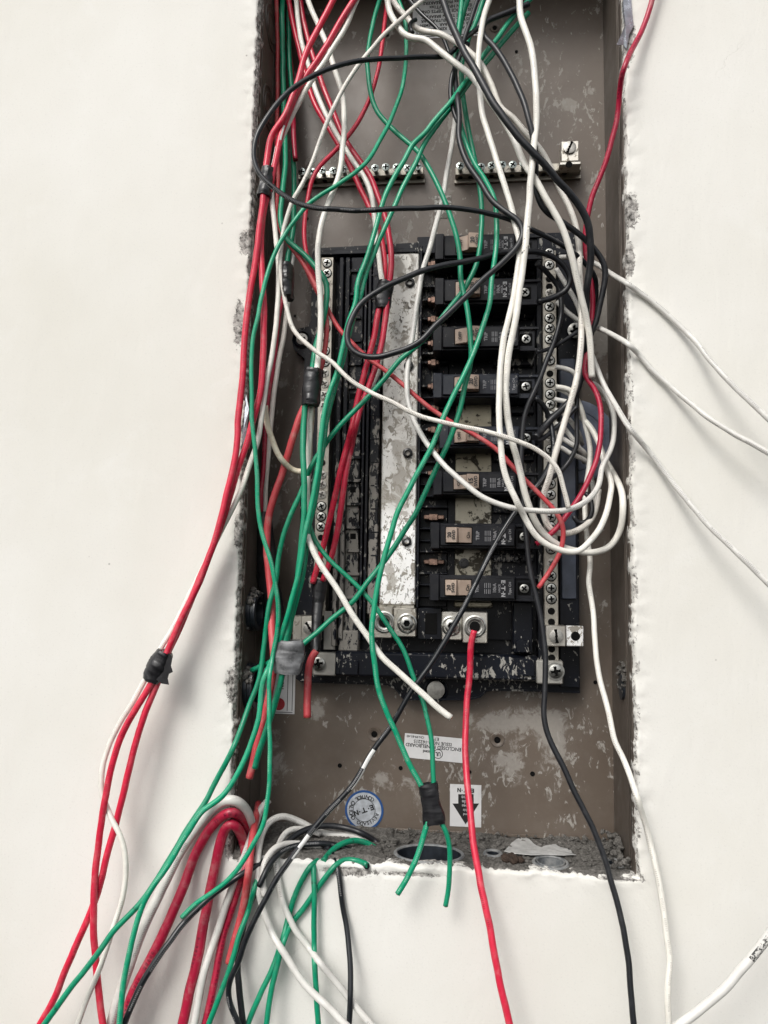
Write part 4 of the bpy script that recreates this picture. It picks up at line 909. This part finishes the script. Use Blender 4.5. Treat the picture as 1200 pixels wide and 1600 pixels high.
W('white',9,'766,-5 756,28 751,57 748,91 749,136 753,176 765,215 782,271 796,313 804,347 812,378 811,405 805,446 799,482 787,533 782,582 780,624 780,667 783,700 788,733 802,773 819,807 841,841 870,858 901,862 926,841 943,813 952,782 955,753 947,731 938,700 925,672 908,652',[4,-6,-12,-18,-22,-26,-32,-34,-28,-10,20,60],'white wire meeting its thicker twin at the burr and sweeping down to the large loop',GW)
W('grey_white',8,'712,165 711,195 703,240 694,299 686,333 672,384 660,424 652,470 646,519 639,560 636,599 637,627 646,655 663,686 688,719 717,748 745,770 773,785 816,796 858,799 892,795 921,779 935,759 941,731 955,702 960,677 959,650 950,625 938,606 925,598',[50,30,10,0,0,-6,-20,-34,-26,0,30,60],'slim white wire down the silver plate then curving right across the lower breakers',GW)
W('white',8,'868,604 892,610 908,638 915,665 922,700 920,735 914,770 914,802 918,844 922,878 920,905 928,965 931,1016 938,1064 952,1115 959,1151 975,1188 992,1233 1006,1279 1020,1332 1030,1380 1041,1450 1047,1500 1044,1550 1045,1604',[58,56,44,30,18,4,-6,-16,-22,-26,-26],'white wire hanging down the right side of the box and over its lower edge',GW)
W('grey_white',8,'874,402 904,402 930,411 954,428 984,446 1014,467 1050,497 1086,533 1110,563 1134,590 1164,620 1204,658',[60,46,10,-10,-28,-40,-46],'upper of the three white wires leaving the box on the right',GW)
W('grey_white',8,'869,471 887,488 904,500 930,510 960,524 988,543 1020,578 1056,611 1095,644 1140,674 1204,709',[58,48,12,-10,-26,-38,-44],'middle one of the three white wires leaving the box on the right',GW)
W('grey_white',8,'869,421 882,441 901,474 912,515 925,555 945,602 984,668 1020,713 1056,760 1100,812 1150,862 1206,918',[58,50,30,4,-12,-28,-38,-44],'lowest of the three white wires leaving the box on the right',GW)
W('plain_white',13,'1058,1604 1100,1572 1133,1545 1158,1515 1182,1487 1206,1455',[-60,-60,-60],'white cable with coarse black print at the bottom right corner of the photo',GW)
W('grey_white',16,'390,1320 393,1292 387,1270 373,1253 352,1250 328,1268 299,1305 277,1339 254,1384 231,1432 209,1489 188,1548 172,1604',[46,24,2,-12,-20,-24,-27,-29,-30],'thick white cable arching over the red cables at the bottom left corner',GW)
W('grey_white',11,'420,1250 408,1262 398,1290 386,1330 372,1362 356,1406 337,1465 317,1527 302,1604',[50,30,4,-14,-22,-28,-32],'printed grey white wire descending between the thick reds and the frayed red',GW)
W('grey_white',10,'584,1316 549,1305 521,1304 495,1299 480,1290 464,1282 441,1275 422,1284 407,1312 403,1352 406,1400 422,1451 447,1496 478,1539 515,1576 545,1606',[72,64,54,30,6,-12,-22,-28,-32,-34],'white wire with the taller arch at the bottom edge, swinging right over the wall',GW)
W('grey_white',9,'500,1303 473,1296 450,1298 437,1315 432,1349 439,1400 456,1442 490,1491 524,1533 556,1572 584,1606',[60,30,2,-14,-20,-24,-26],'white wire with the lower inner arch at the bottom edge, swinging right',GW)
W('grey_white',9,'560,1345 540,1332 510,1326 470,1318 440,1320 424,1330 414,1348 410,1377 414,1400',[66,50,30,8,-8],'short white wire rising out of the rubble behind the arches',GW)
for k,(y,ex,ey) in enumerate([(573,898,582),(607,901,628),(624,903,634),(641,902,672),(662,905,700),(682,912,706),(697,918,722)]):
    W('grey_white',7,f'867,{y} 878,{y+2} 888,{y+(ey-y)*.4:.0f} {ex},{ey} {ex+7},{ey+22}',[60,62,66,74],['uppermost short white wire landed on the right neutral bar','short white wire curving down from the bar at the third bright screw','short straight white wire landed on the bar below the curving one','short white wire on the bar beside the crossing black wires','short white wire on the bar half hidden by the black loop','short white wire on the bar over the blue-grey disc, upper one','lowest short white wire arching over the blue-grey disc'][k],'short white wires landed on the right neutral bar')
W('grey_white',7,'921,725 926,760 930,790 922,812',[74,76,70],'short white wire behind the loops at the right',GW)
# ---- black
W('black_wire',8,'822,6 796,20 770,28 753,40 731,57 715,73 700,87 680,90 650,89 615,91 570,93 524,103 487,120 453,142 422,176 404,207 397,241 405,271 425,291 456,313 485,323 530,328 587,328 643,325 702,325 745,330 787,340 830,359 858,372 887,388 912,410 929,432 930,466 926,492 918,520 908,548',[40,20,-4,-30,-50,-62,-60,-52,-44,-36,-20,10,34,44],'black wire making the big loop over the left edge of the opening and back across',GB)
W('black_plain',11,'690,-5 705,37 725,79 745,113 773,164 802,204 830,235 855,262 872,284 895,308 912,333 921,362 923,404 917,447 915,480 912,510 914,548 910,582 898,616 880,638 858,658 836,684',[-10,-24,-34,-40,-36,-20,0,16,30,36,40],'thickest black wire falling from top centre to the right of the breakers',GB)
W('black_plain',9,'825,5 800,17 773,28 758,34 752,45 757,58 768,68 787,96 807,133 821,167 831,205 837,245 838,277 840,305 853,330 878,347 909,370 932,393 944,418 943,447 937,480 928,510 915,538 905,560',[10,4,-8,-20,-24,-20,-8,6,16,26,34],'sharply bent black wire from the top right passing behind the thick white one',GB)
W('black_plain',9,'731,68 716,90 710,115 714,150 717,180 717,215 727,249 748,282 768,313 793,333 812,347 817,362 807,387 782,413 751,441 711,480 685,505 655,534 615,552 581,558 555,551 543,531 547,502 564,474 592,454 626,438 666,421 702,413 745,404 787,394 830,393 864,401 884,418 892,437 885,453 865,464 840,471',[20,0,-14,-20,-26,-34,-42,-44,-40,-34,-20,0,20,36],'black wire forming the large loop over the silver plate, returning to the second breaker',GB)
W('black_plain',7,'747,-5 734,37 725,62 717,93 706,122 704,153 710,178 718,196',[30,16,4,4],'thin black wire crossing the label and kinking beside the green one',GB)
W('black_wire',6,'635,-5 660,23 683,45 697,71 706,95',[60,50,40,36],'thin black wire slanting across the instruction label',GB)
W('black_plain',6,'650,31 642,33 639,42 645,51',[16,-2,-6,2],'tiny black hook gripping the kinked white wire',GB)
W('black_plain',8,'838,411 850,420 864,435 875,452 878,475 877,497 867,531 853,567 836,610 825,635 819,655 814,700 815,745 818,790 823,847 829,890 838,935 847,973 852,1022 851,1078 850,1115 856,1148 878,1194 907,1256 935,1313 955,1375 970,1437 982,1505 990,1604',[44,38,24,14,10,8,4,-2,-10,-18,-28,-36,-40],'black wire hanging from the top breaker and out over the wall at lower right',GB)
W('black_wire',8,'836,622 846,627 856,645 862,670 864,700 860,725 847,748 830,768 805,800 785,830 765,868 731,937 697,999 660,1056 640,1085 612,1134 584,1171 550,1228 510,1270 482,1304 453,1344 428,1380 416,1403 398,1437 384,1468 372,1505 360,1530 357,1556 363,1580 374,1604',[44,34,14,2,-4,-8,-10,-16,-24,-32,-36,-36,-34],'black wire slanting from the breakers down left, with skinned white streaks',GB)
W('black_plain',7,'907,560 904,590 901,616 902,667 899,702 884,728 864,745 838,760',[50,56,54,44],'black wire dropping behind the dirty white one into the sixth breaker',GB)
W('black_plain',6,'838,549 855,546 872,538 888,528 904,517',[44,40,38,42],'short black wire from the third breaker to the mounting screw',GB)
W('black_plain',7,'886,398 901,402 916,412 928,433 932,457 927,488 917,519 907,545',[50,46,46,54],'black wire tucked behind the outer bends right of the bar',GB)
W('black_plain',7,'838,690 850,684 870,668 888,650 902,635',[46,40,36,40],'short black wire from the fifth breaker crossing the bar',GB)
W('black_plain',7,'897,806 900,816 912,818 922,808 924,790 920,776 914,770',[30,26,22,26,30],'small black hook around the white wires beside the bar',GB)
W('black_plain',4,'926,597 940,607 953,625 959,650',[62,60,64],'very thin black strand arching over the blue-grey knockout',GB)  # added strand: painted shade on the far end of the white wire
W('black_wire',9,'441,1322 425,1336 405,1351 390,1359 359,1379 333,1398 294,1435 260,1478 231,1520 209,1563 192,1604',[40,8,-20,-40,-52,-58,-60,-60],'black wire descending to the left beside the thick red cable',GB)
W('black_plain',9,'597,1324 583,1312 569,1304 535,1292 501,1291 473,1298 450,1315 436,1333 419,1357 402,1389 386,1425 376,1476 372,1513 375,1560 380,1604',[74,66,48,30,10,-8,-16,-20,-20,-20],'black wire arching from the rubble beside the round sticker and hanging below',GB)
W('black_wire',8,'574,1354 560,1338 545,1327 521,1320 490,1318 460,1322 436,1334 420,1352 405,1385',[70,58,40,16,-4,-12],'black printed wire arching lower across the rubble',GB)
W('black_wire',8,'500,1318 512,1324 522,1342 528,1362 535,1411 543,1455 548,1513 547,1560 545,1604',[46,30,0,-16,-24,-28,-30],'printed black wire hanging alone right of the straight green one',GB)

# --- depth profile, collision relaxation, tubes
def catmull(p,n=None,step=4.5):
    P_=np.array(p,float)
    if len(P_)==2: P_=np.array([P_[0],(P_[0]+P_[1])/2,P_[1]])
    d=np.r_[0,np.cumsum(np.maximum(1e-3,np.hypot(*np.diff(P_,axis=0).T))**.5)]
    out=[]
    E0=2*P_[0]-P_[1]; E1=2*P_[-1]-P_[-2]; Q=np.vstack([E0,P_,E1]); D=np.r_[2*d[0]-d[1],d,2*d[-1]-d[-2]]
    for i in range(1,len(Q)-2):
        seg=np.hypot(*(Q[i+1]-Q[i])); m=max(2,int(seg/step))
        for t in np.linspace(D[i],D[i+1],m,endpoint=False):
            def L(a,b,ta,tb): return a*((tb-t)/(tb-ta))+b*((t-ta)/(tb-ta))
            A1=L(Q[i-1],Q[i],D[i-1],D[i]);A2=L(Q[i],Q[i+1],D[i],D[i+1]);A3=L(Q[i+1],Q[i+2],D[i+1],D[i+2])
            B1=L(A1,A2,D[i-1],D[i+1]);B2=L(A2,A3,D[i],D[i+2]); out.append(L(B1,B2,D[i],D[i+1]))
    out.append(P_[-1]); return np.array(out)
for w in WR:
    p=list(w['p'])
    def ext(a,b):
        v=np.array(a)-np.array(b); v=v/np.hypot(*v)*70; return (a[0]+v[0],a[1]+v[1])
    nr=lambda q:q[1]<=6 and q[1]<=2 or q[1]>=1596 or q[0]>=1200
    if nr(p[0]): p=[ext(p[0],p[1])]+p
    if nr(p[-1]): p=p+[ext(p[-1],p[-2])]
    s=catmull(p)
    sd_=len(w['label'])*1.37
    jx=np.array([noise.fractal(Vector((q[0]*.022+sd_,q[1]*.022,3.3)),1,2,3) for q in s]); jy=np.array([noise.fractal(Vector((q[0]*.022,q[1]*.022+sd_,9.1)),1,2,3) for q in s])
    s[:,0]+=jx*1.3; s[:,1]+=jy*1.3              # real wire is never perfectly fair
    # gentle smoothing so that hand-measured kinks do not show
    for _ in range(3): s[1:-1]=.5*s[1:-1]+.25*(s[:-2]+s[2:])
    arc=np.r_[0,np.cumsum(np.hypot(*np.diff(s,axis=0).T))]; f=arc/arc[-1]
    ky=np.array(w['Y'],float)/1000
    Y=np.interp(f,np.linspace(0,1,len(ky)),ky) if len(ky)>1 else np.full(len(s),ky[0])
    for _ in range(60): Y[1:-1]=.5*Y[1:-1]+.25*(Y[:-2]+Y[2:])
    w['s']=s; w['yy']=Y; w['r']=w['w']/2*dist(float(np.median(Y)))/F
for (tx,ty,tw,tl) in ((417,286,20,22),(449,440,15,26),(601,462,18,20),(488,605,26,28),(247,1040,28,24),(451,1025,40,26),(674,1255,26,32)):
    mem=[]
    for w in WR:
        if w['mat'].startswith('black'): continue
        q=np.hypot(w['s'][:,0]-tx,(w['s'][:,1]-ty)*.5)
        if q.min()<tw*.6: mem.append((w,q,w['yy'][int(q.argmin())]))
    med=np.median([m[2] for m in mem]) if mem else 0
    for w,q,y_ in mem:
        if abs(y_-med)>.035: continue                # passes well clear of the bundle
        g=np.exp(-(np.hypot(w['s'][:,0]-tx,w['s'][:,1]-ty)/(tl*2.2))**2); w['yy']+=(med-y_)*g*.92
S=np.vstack([w['s'] for w in WR]); Y0=np.concatenate([w['yy'] for w in WR]); idw=np.concatenate([[i]*len(w['s']) for i,w in enumerate(WR)])
Rr=np.array([WR[i]['r'] for i in idw]); offs=np.cumsum([0]+[len(w['s']) for w in WR])
# surfaces the wires must stay in front of
def ceilY(px,py,r):
    p=P(px,py,.05)
    q=P(px,py,0.0)
    inside=OX0+.004+r<p[0]<OX1-.004-r and p[2]>OZ0+.006
    if not(OX0<q[0]<OX1 and q[2]>OZ0): return -r-.0012
    lim=.0985-r; d=ray(px,py)
    if d[0]>0: lim=min(lim,(OX1-.0042-r)*d[1]/d[0]+CAM[1])
    else: lim=min(lim,(OX0+.0042+r)*d[1]/d[0]+CAM[1])
    if d[2]<0: lim=min(lim,(OZ0+.0005)*d[1]/d[2]+CAM[1])
    if 655<px<842 and 362<py<945: lim=min(lim,.0225-r)
    elif 490<px<905 and 372<py<1066: lim=min(lim,.053-r)
    if 592<px<655 and 390<py<950: lim=min(lim,.0515-r)
    if 848<px<876 and 385<py<1072: lim=min(lim,.0565-r if py<960 else .045-r)
    if 690<px<765 and 950<py<1003: lim=min(lim,.041-r)
    return lim
lim=np.array([ceilY(S[i,0],S[i,1],Rr[i]) for i in range(len(S))])
# wires that end in a terminal may dive the last stretch
for i,w in enumerate(WR):
    if w['label'].startswith(('single red wire hanging','red wire from the top left corner')) : pass
pairs=[]
n=len(S); order=np.argsort(S[:,1]); ysort=S[order,1]
rp=np.array([w['w']/2 for w in WR])[idw]
for a in range(n):
    i=order[a]; b=a+1
    hi=np.searchsorted(ysort,ysort[a]+20)
    if hi<=b: continue
    js=order[b:hi]; m=idw[js]!=idw[i]; js=js[m]
    d=np.hypot(S[js,0]-S[i,0],S[js,1]-S[i,1]); k=d<(rp[js]+rp[i])*.98
    for j,dd in zip(js[k],d[k]): pairs.append((i,j,dd/(rp[i]+rp[j])))
pairs=np.array(pairs); I=pairs[:,0].astype(int); J=pairs[:,1].astype(int); Q=pairs[:,2]
need=(Rr[I]+Rr[J])*np.sqrt(np.maximum(0,1-Q**2))+.0002
Y=np.minimum(Y0,lim); sg=np.sign(Y0[I]-Y0[J]+1e-9*(idw[I]-idw[J]))
for it in range(140):
    dy=(Y[I]-Y[J])*sg; v=np.maximum(0,need-dy)
    push=np.zeros(n); cnt=np.zeros(n)
    np.add.at(push,I,v*sg*.5); np.add.at(push,J,-v*sg*.5); np.add.at(cnt,I,v>0); np.add.at(cnt,J,v>0)
    D=push/np.maximum(1,cnt)*1.1
    Y=np.maximum(Y+D,Y0-.026)
    Y=np.minimum(Y,lim)
    if it<125:
        for a,b in zip(offs[:-1],offs[1:]):
            O=Y[a:b]; O[1:-1]=.6*O[1:-1]+.2*(O[:-2]+O[2:])
for a,b in zip(offs[:-1],offs[1:]):
    O=Y[a:b]
    for _ in range(10): O[1:-1]=.5*O[1:-1]+.25*(O[:-2]+O[2:])
for k,w in enumerate(WR): w['Yf']=Y[offs[k]:offs[k+1]]
def centre(w): return np.array([P(x,y,Yv) for (x,y),Yv in zip(w['s'],w['Yf'])])
def tube(c,r,name,mat,seg=12,cap=True,u0=0.0,u1=1.0,wob=.03,seed=0):
    c=np.array(c); T=np.gradient(c,axis=0); T/=np.linalg.norm(T,axis=1)[:,None]
    n=len(c); closed=(u1-u0)>.999; cols=seg if closed else seg+1
    vs=np.zeros((n,cols,3)); ref=np.array([0,1.0,0])
    arc=np.r_[0,np.cumsum(np.linalg.norm(np.diff(c,axis=0),axis=1))]
    prev=None
    for i in range(n):
        t=T[i]; a=ref-t*np.dot(ref,t); l=np.linalg.norm(a)
        if prev is not None and l<.35: a=prev-t*np.dot(prev,t); l=np.linalg.norm(a)
        a/=l; prev=a; b=np.cross(t,a)
        rr=r*(1+wob*noise.noise(Vector((arc[i]*45,seed*3.7,0))))
        for k in range(cols):
            th=2*math.pi*(u0+(u1-u0)*k/seg); vs[i,k]=c[i]+(a*math.cos(th)+b*math.sin(th))*rr
    V=vs.reshape(-1,3).tolist(); Fc=[];UV=[]
    for i in range(n-1):
        for k in range(seg):
            k2=(k+1)%cols if closed else k+1
            Fc.append((i*cols+k,(i+1)*cols+k,(i+1)*cols+k2,i*cols+k2))
            ua,ub=u0+(u1-u0)*k/seg,u0+(u1-u0)*(k+1)/seg
            UV+=[(ua,arc[i]),(ua,arc[i+1]),(ub,arc[i+1]),(ub,arc[i])]
    if cap and closed:
        Fc.append(tuple(range(seg))); UV+=[(0,0)]*seg
        Fc.append(tuple((n-1)*cols+k for k in range(seg))[::-1]); UV+=[(0,0)]*seg
    me=bpy.data.meshes.new(name); me.from_pydata(V,[],Fc); me.materials.append(mat)
    uv=me.uv_layers.new(name='uv'); uv.data.foreach_set('uv',np.array(UV,float).ravel()+np.tile([0,seed*.731],len(UV)))
    me.polygons.foreach_set('use_smooth',[len(f)==4 for f in Fc]); me.update(); me.flip_normals() if False else None
    import bmesh
    bm=bmesh.new(); bm.from_mesh(me)
    if closed: bmesh.ops.recalc_face_normals(bm,faces=bm.faces)
    bm.to_mesh(me); bm.free(); return me
NAME={'r':'red_wire','g':'green_wire','w':'white_wire','b':'black_wire'}
objs={}
for k,w in enumerate(WR):
    c=centre(w); w['c']=c
    nm={'re':'red_wire','gr':'green_wire','wh':'white_wire','bl':'black_wire','pl':'white_wire'}[w['mat'][:2]]
    if w['mat']=='grey_white': nm='white_wire'
    me=tube(c,w['r'],nm,MAT[w['mat']],14 if w['w']>9 else 12,seed=k)
    o=put(nm,me); tag(o,w['label'],'wire',w['group']); objs[w['label']]=o; w['o']=o
    if 'c' in w['ends']:
        d=(c[-1]-c[-4]); d/=np.linalg.norm(d)
        e=c[-1] if w['label'][:8]!='yellowed' else c[0]; d=d if w['label'][:8]!='yellowed' else (c[0]-c[3])/np.linalg.norm(c[0]-c[3])
        cc_=[e-d*.002,e+d*.0002,e+d*.0007]
        put('copper_core',tube(cc_,w['r']*.5,'copper_core',MAT['copper_bright'],10,wob=0),o)
def find(sub): return next(w for w in WR if sub in w['label'])
def streak(w,p0,p1,ua,ub,mat,name,lift=1.03):
    s=w['s']; a=int(np.argmin(np.hypot(s[:,0]-p0[0],s[:,1]-p0[1]))); b=int(np.argmin(np.hypot(s[:,0]-p1[0],s[:,1]-p1[1])))
    a,b=min(a,b),max(a,b)
    if b-a<3: return
    put(name,tube(w['c'][a:b+1],w['r']*lift,name,mat,6,False,ua,ub,.0),w['o'])
wb=find('skinned white streaks')
for (a,b,u,v) in (((584,1173),(568,1200),.36,.60),((568,1200),(547,1232),.30,.42),((545,1235),(515,1268),.27,.33),((483,1303),(468,1324),.34,.60),((468,1324),(455,1342),.34,.48),((512,1270),(484,1302),.28,.33)):
    streak(wb,a,b,u,v,MAT['paint'],'skinned_streak')
wr=find('second bright red wire')
streak(wr,(444,196),(437,222),.36,.46,MAT['paint'],'paint_streak'); streak(wr,(434,232),(427,262),.60,.70,MAT['paint'],'paint_streak')
wc=find('coarse black print')
mp_,nt_,b_=newmat('smudged_print'); g_=noise_(nt_,coords(nt_),330,5,.75,.6)
nt_.links.new(mix(nt_,ramp(nt_,g_,[(.47,0),(.53,1)]),(.02,.02,.02),(.62,.61,.58)),b_.inputs['Base Color']); b_.inputs['Roughness'].default_value=.5
streak(wc,(1174,1497),(1212,1448),.36,.64,mp_,'printed_mark',1.01)
# scorched burr where the two white wires meet
mb=MB(); wv=find('thick white wire from the top right')
i=int(np.argmin(np.hypot(wv['s'][:,0]-822,wv['s'][:,1]-372)))
for k in range(14):
    q=wv['c'][i+random.randint(-3,6)]; blob(mb,(q[0]+random.uniform(-.002,.003),q[1]-.0018,q[2]+random.uniform(-.002,.002)),random.uniform(.0007,.0016))
mb.build('burr',MAT['zinc_dull'],wv['o'],False)

# ------------------------------------------------------------------ tape wraps
def ynear(px,py,rad=14):
    d=np.hypot(S[:,0]-px,S[:,1]-py); m=d<rad
    return (Y[m].min(),Y[m].max()) if m.any() else (0,0)
def tape(pts,widths,label,mat='tape',depth=None,flap=None,turns=5,thick=None,front=18):
    pts=np.array(pts,float); s=catmull(pts,step=1.6); f=np.linspace(0,1,len(s)); wd=np.interp(f,np.linspace(0,1,len(widths)),widths)*1.18
    ys=[ynear(x,y) for x,y in s]; Ym=np.array([(a+b)/2 for a,b in ys]); Yh=np.array([(b-a)/2 for a,b in ys])
    if depth is not None: Ym[:]=np.interp(f,np.linspace(0,1,len(depth)),depth); Yh[:]=thick or .004
    else:
        mem=[]                                    # the wires this wrap really holds: those running along its whole length
        for k_,w in enumerate(WR):
            if w['mat'].startswith('black'): continue
            dd=[np.hypot(w['s'][:,0]-x,w['s'][:,1]-y).min() for x,y in s]
            if np.mean(np.array(dd)<wd.mean()*.5)>.62 or (np.mean(np.array(dd)<wd.mean()*.5)>.3 and min(np.hypot(*(w['s'][0]-s[len(s)//2])),np.hypot(*(w['s'][-1]-s[len(s)//2])))<30): mem.append(k_)
        lo_,hi_=[],[]
        for x,y in s:
            for k_ in mem:
                w=WR[k_]; q_=np.hypot(w['s'][:,0]-x,w['s'][:,1]-y)
                if q_.min()<wd.mean()*.6: yv=w['Yf'][int(q_.argmin())]; lo_.append(yv-w['r']); hi_.append(yv+w['r'])
        lo=np.percentile(lo_,8)-.0012 if lo_ else ys[0][0]-.004; hi=max(lo+.006,min(np.percentile(hi_,92)+.001,lo+.02)) if lo_ else lo+.008
        Ym[:]=(lo+hi)/2; Yh[:]=(hi-lo)/2*1.08
    V=[];Fc=[];n=20
    c=np.array([P(x,y,yy) for (x,y),yy in zip(s,Ym)]); T=np.gradient(c,axis=0); T/=np.linalg.norm(T,axis=1)[:,None]; sd=random.random()*40
    for i in range(len(s)):
        t=T[i]; a=np.array([0,1.0,0]); a=a-t*np.dot(a,t); a/=np.linalg.norm(a); b=np.cross(t,a)
        hw=wd[i]/2*dist(Ym[i])/F
        for k in range(n):
            th=2*math.pi*k/n; g=noise.fractal(Vector((math.cos(th)*1.3+sd,math.sin(th)*1.3,f[i]*3.0)),1,2,4)
            lay=((f[i]*turns+th/(2*math.pi)*.9)%1.0)
            q=1+.14*g-.025*(lay<.1)+.02*lay
            e=(1 if .04<f[i]<.96 else .96)
            jag=(t*(.0012*noise.noise(Vector((th*2,sd,0))))) if (i==0 or i==len(s)-1) else 0
            V.append(c[i]+(a*math.cos(th)*Yh[i]*1.0+b*math.sin(th)*hw)*q*e+jag)
    for i in range(len(s)-1):
        for k in range(n): Fc.append((i*n+k,i*n+(k+1)%n,(i+1)*n+(k+1)%n,(i+1)*n+k))
    # close the ends inwards onto the wires
    for i,rev in ((0,0),(len(s)-1,1)):
        base=len(V); 
        for k in range(n): V.append(c[i]+(V[i*n+k]-c[i])*.45+T[i]*(.0008 if not rev else -.0008))
        for k in range(n): Fc.append((i*n+k,i*n+(k+1)%n,base+(k+1)%n,base+k))
        Fc.append(tuple(base+k for k in range(n)))
    mb=MB(); mb.add(V,Fc,0,True); o=mb.build('tape_wrap',MAT[mat]); tag(o,label,'tape wrap','black electrical tape wraps round the wires')
    if flap:
        yy=Ym.mean(); m2=MB(); pp=[P(x,y,yy-Yh.mean()*.6+.0008*((k%3)-1)) for k,(x,y) in enumerate(flap)]
        m=len(pp); m2.add([tuple(q) for q in pp]+[tuple(q+np.array([0,.00035,0])) for q in pp],[tuple(range(m)),tuple(range(2*m-1,m-1,-1))]+[(k,(k+1)%m,m+(k+1)%m,m+k) for k in range(m)])
        m2.build('torn_flap',MAT[mat],o)
    return o
tape([(420,265),(417,285),(413,308)],[20,19,21],'tape wrap on red and white wires at upper left, crossed by the black loop',thick=.008)
tape([(449,415),(449,440),(451,466)],[17,17,15],'small narrow tape wrap left of the neutral bar top',mat='tape')
tape([(604,442),(599,462),(598,484)],[23,24,21],'tape wrap on the pair of red wires against the silver plate')
tape([(491,578),(487,605),(486,634)],[24,26,24],'wide tape wrap over the neutral bar with the yellowed wire below it')
tape([(259,1018),(247,1040),(236,1064)],[22,30,24],'torn tape wrap hanging out in front of the wall at left',flap=[(257,1018),(266,1022),(269,1030),(267,1040),(270,1050),(264,1053),(262,1060),(264,1070),(252,1068),(244,1062)])
tape([(452,1000),(451,1025),(449,1052)],[42,44,36],'broad dusty grey tape wrap round the green bundle beside the lug',mat='tape_dusty',turns=2)
tape([(668,1224),(674,1255),(679,1288)],[26,24,31],'crumpled tape knot joining two green wires above the bottom edge',flap=[(680,1222),(681,1234),(686,1240),(682,1252),(689,1262),(692,1284),(676,1288),(672,1240)])
tape([(413,800),(414,850),(420,905),(428,960),(430,1005)],[22,26,30,28,18],'long black wrapped bundle down the left back corner',depth=[.058,.060,.060,.058],thick=.008,turns=14)
tape([(500,905),(496,950),(494,985),(493,1018)],[20,15,14,13],'narrow black wrapped bundle below the red pair, beside the neutral bar foot',depth=[.046,.046,.040,.032],thick=.005,turns=9)
# torn silver foil at the right and left plaster edges
def foil(pts,Y,label):
    mb=MB(); m=len(pts); c=np.mean(pts,axis=0); V=[P(c[0],c[1],Y-.004)]; V+=[P(x,y,Y+random.uniform(-.003,.002)) for x,y in pts]
    V2=[v+np.array([0,.0006,0]) for v in V]; fs=[(0,1+k,1+(k+1)%m) for k in range(m)]; fs+=[tuple(i+m+1 for i in f[::-1]) for f in fs]+[(1+k,1+(k+1)%m,m+2+(k+1)%m,m+2+k) for k in range(m)]
    mb.add(V+V2,fs); o=mb.build('foil_scrap',MAT['foil']); tag(o,label,'foil scrap')
foil([(973,-6),(986,-6),(988,20),(990,40),(983,54),(979,76),(974,70),(963,70),(969,58),(976,40),(972,15)],-.002,'crumpled silver foil torn at the top of the right plaster edge')
foil([(384,612),(389,640),(383,690),(377,716),(374,700),(378,660)],.004,'blue-silver foil strip behind the red wires at the left plaster edge')
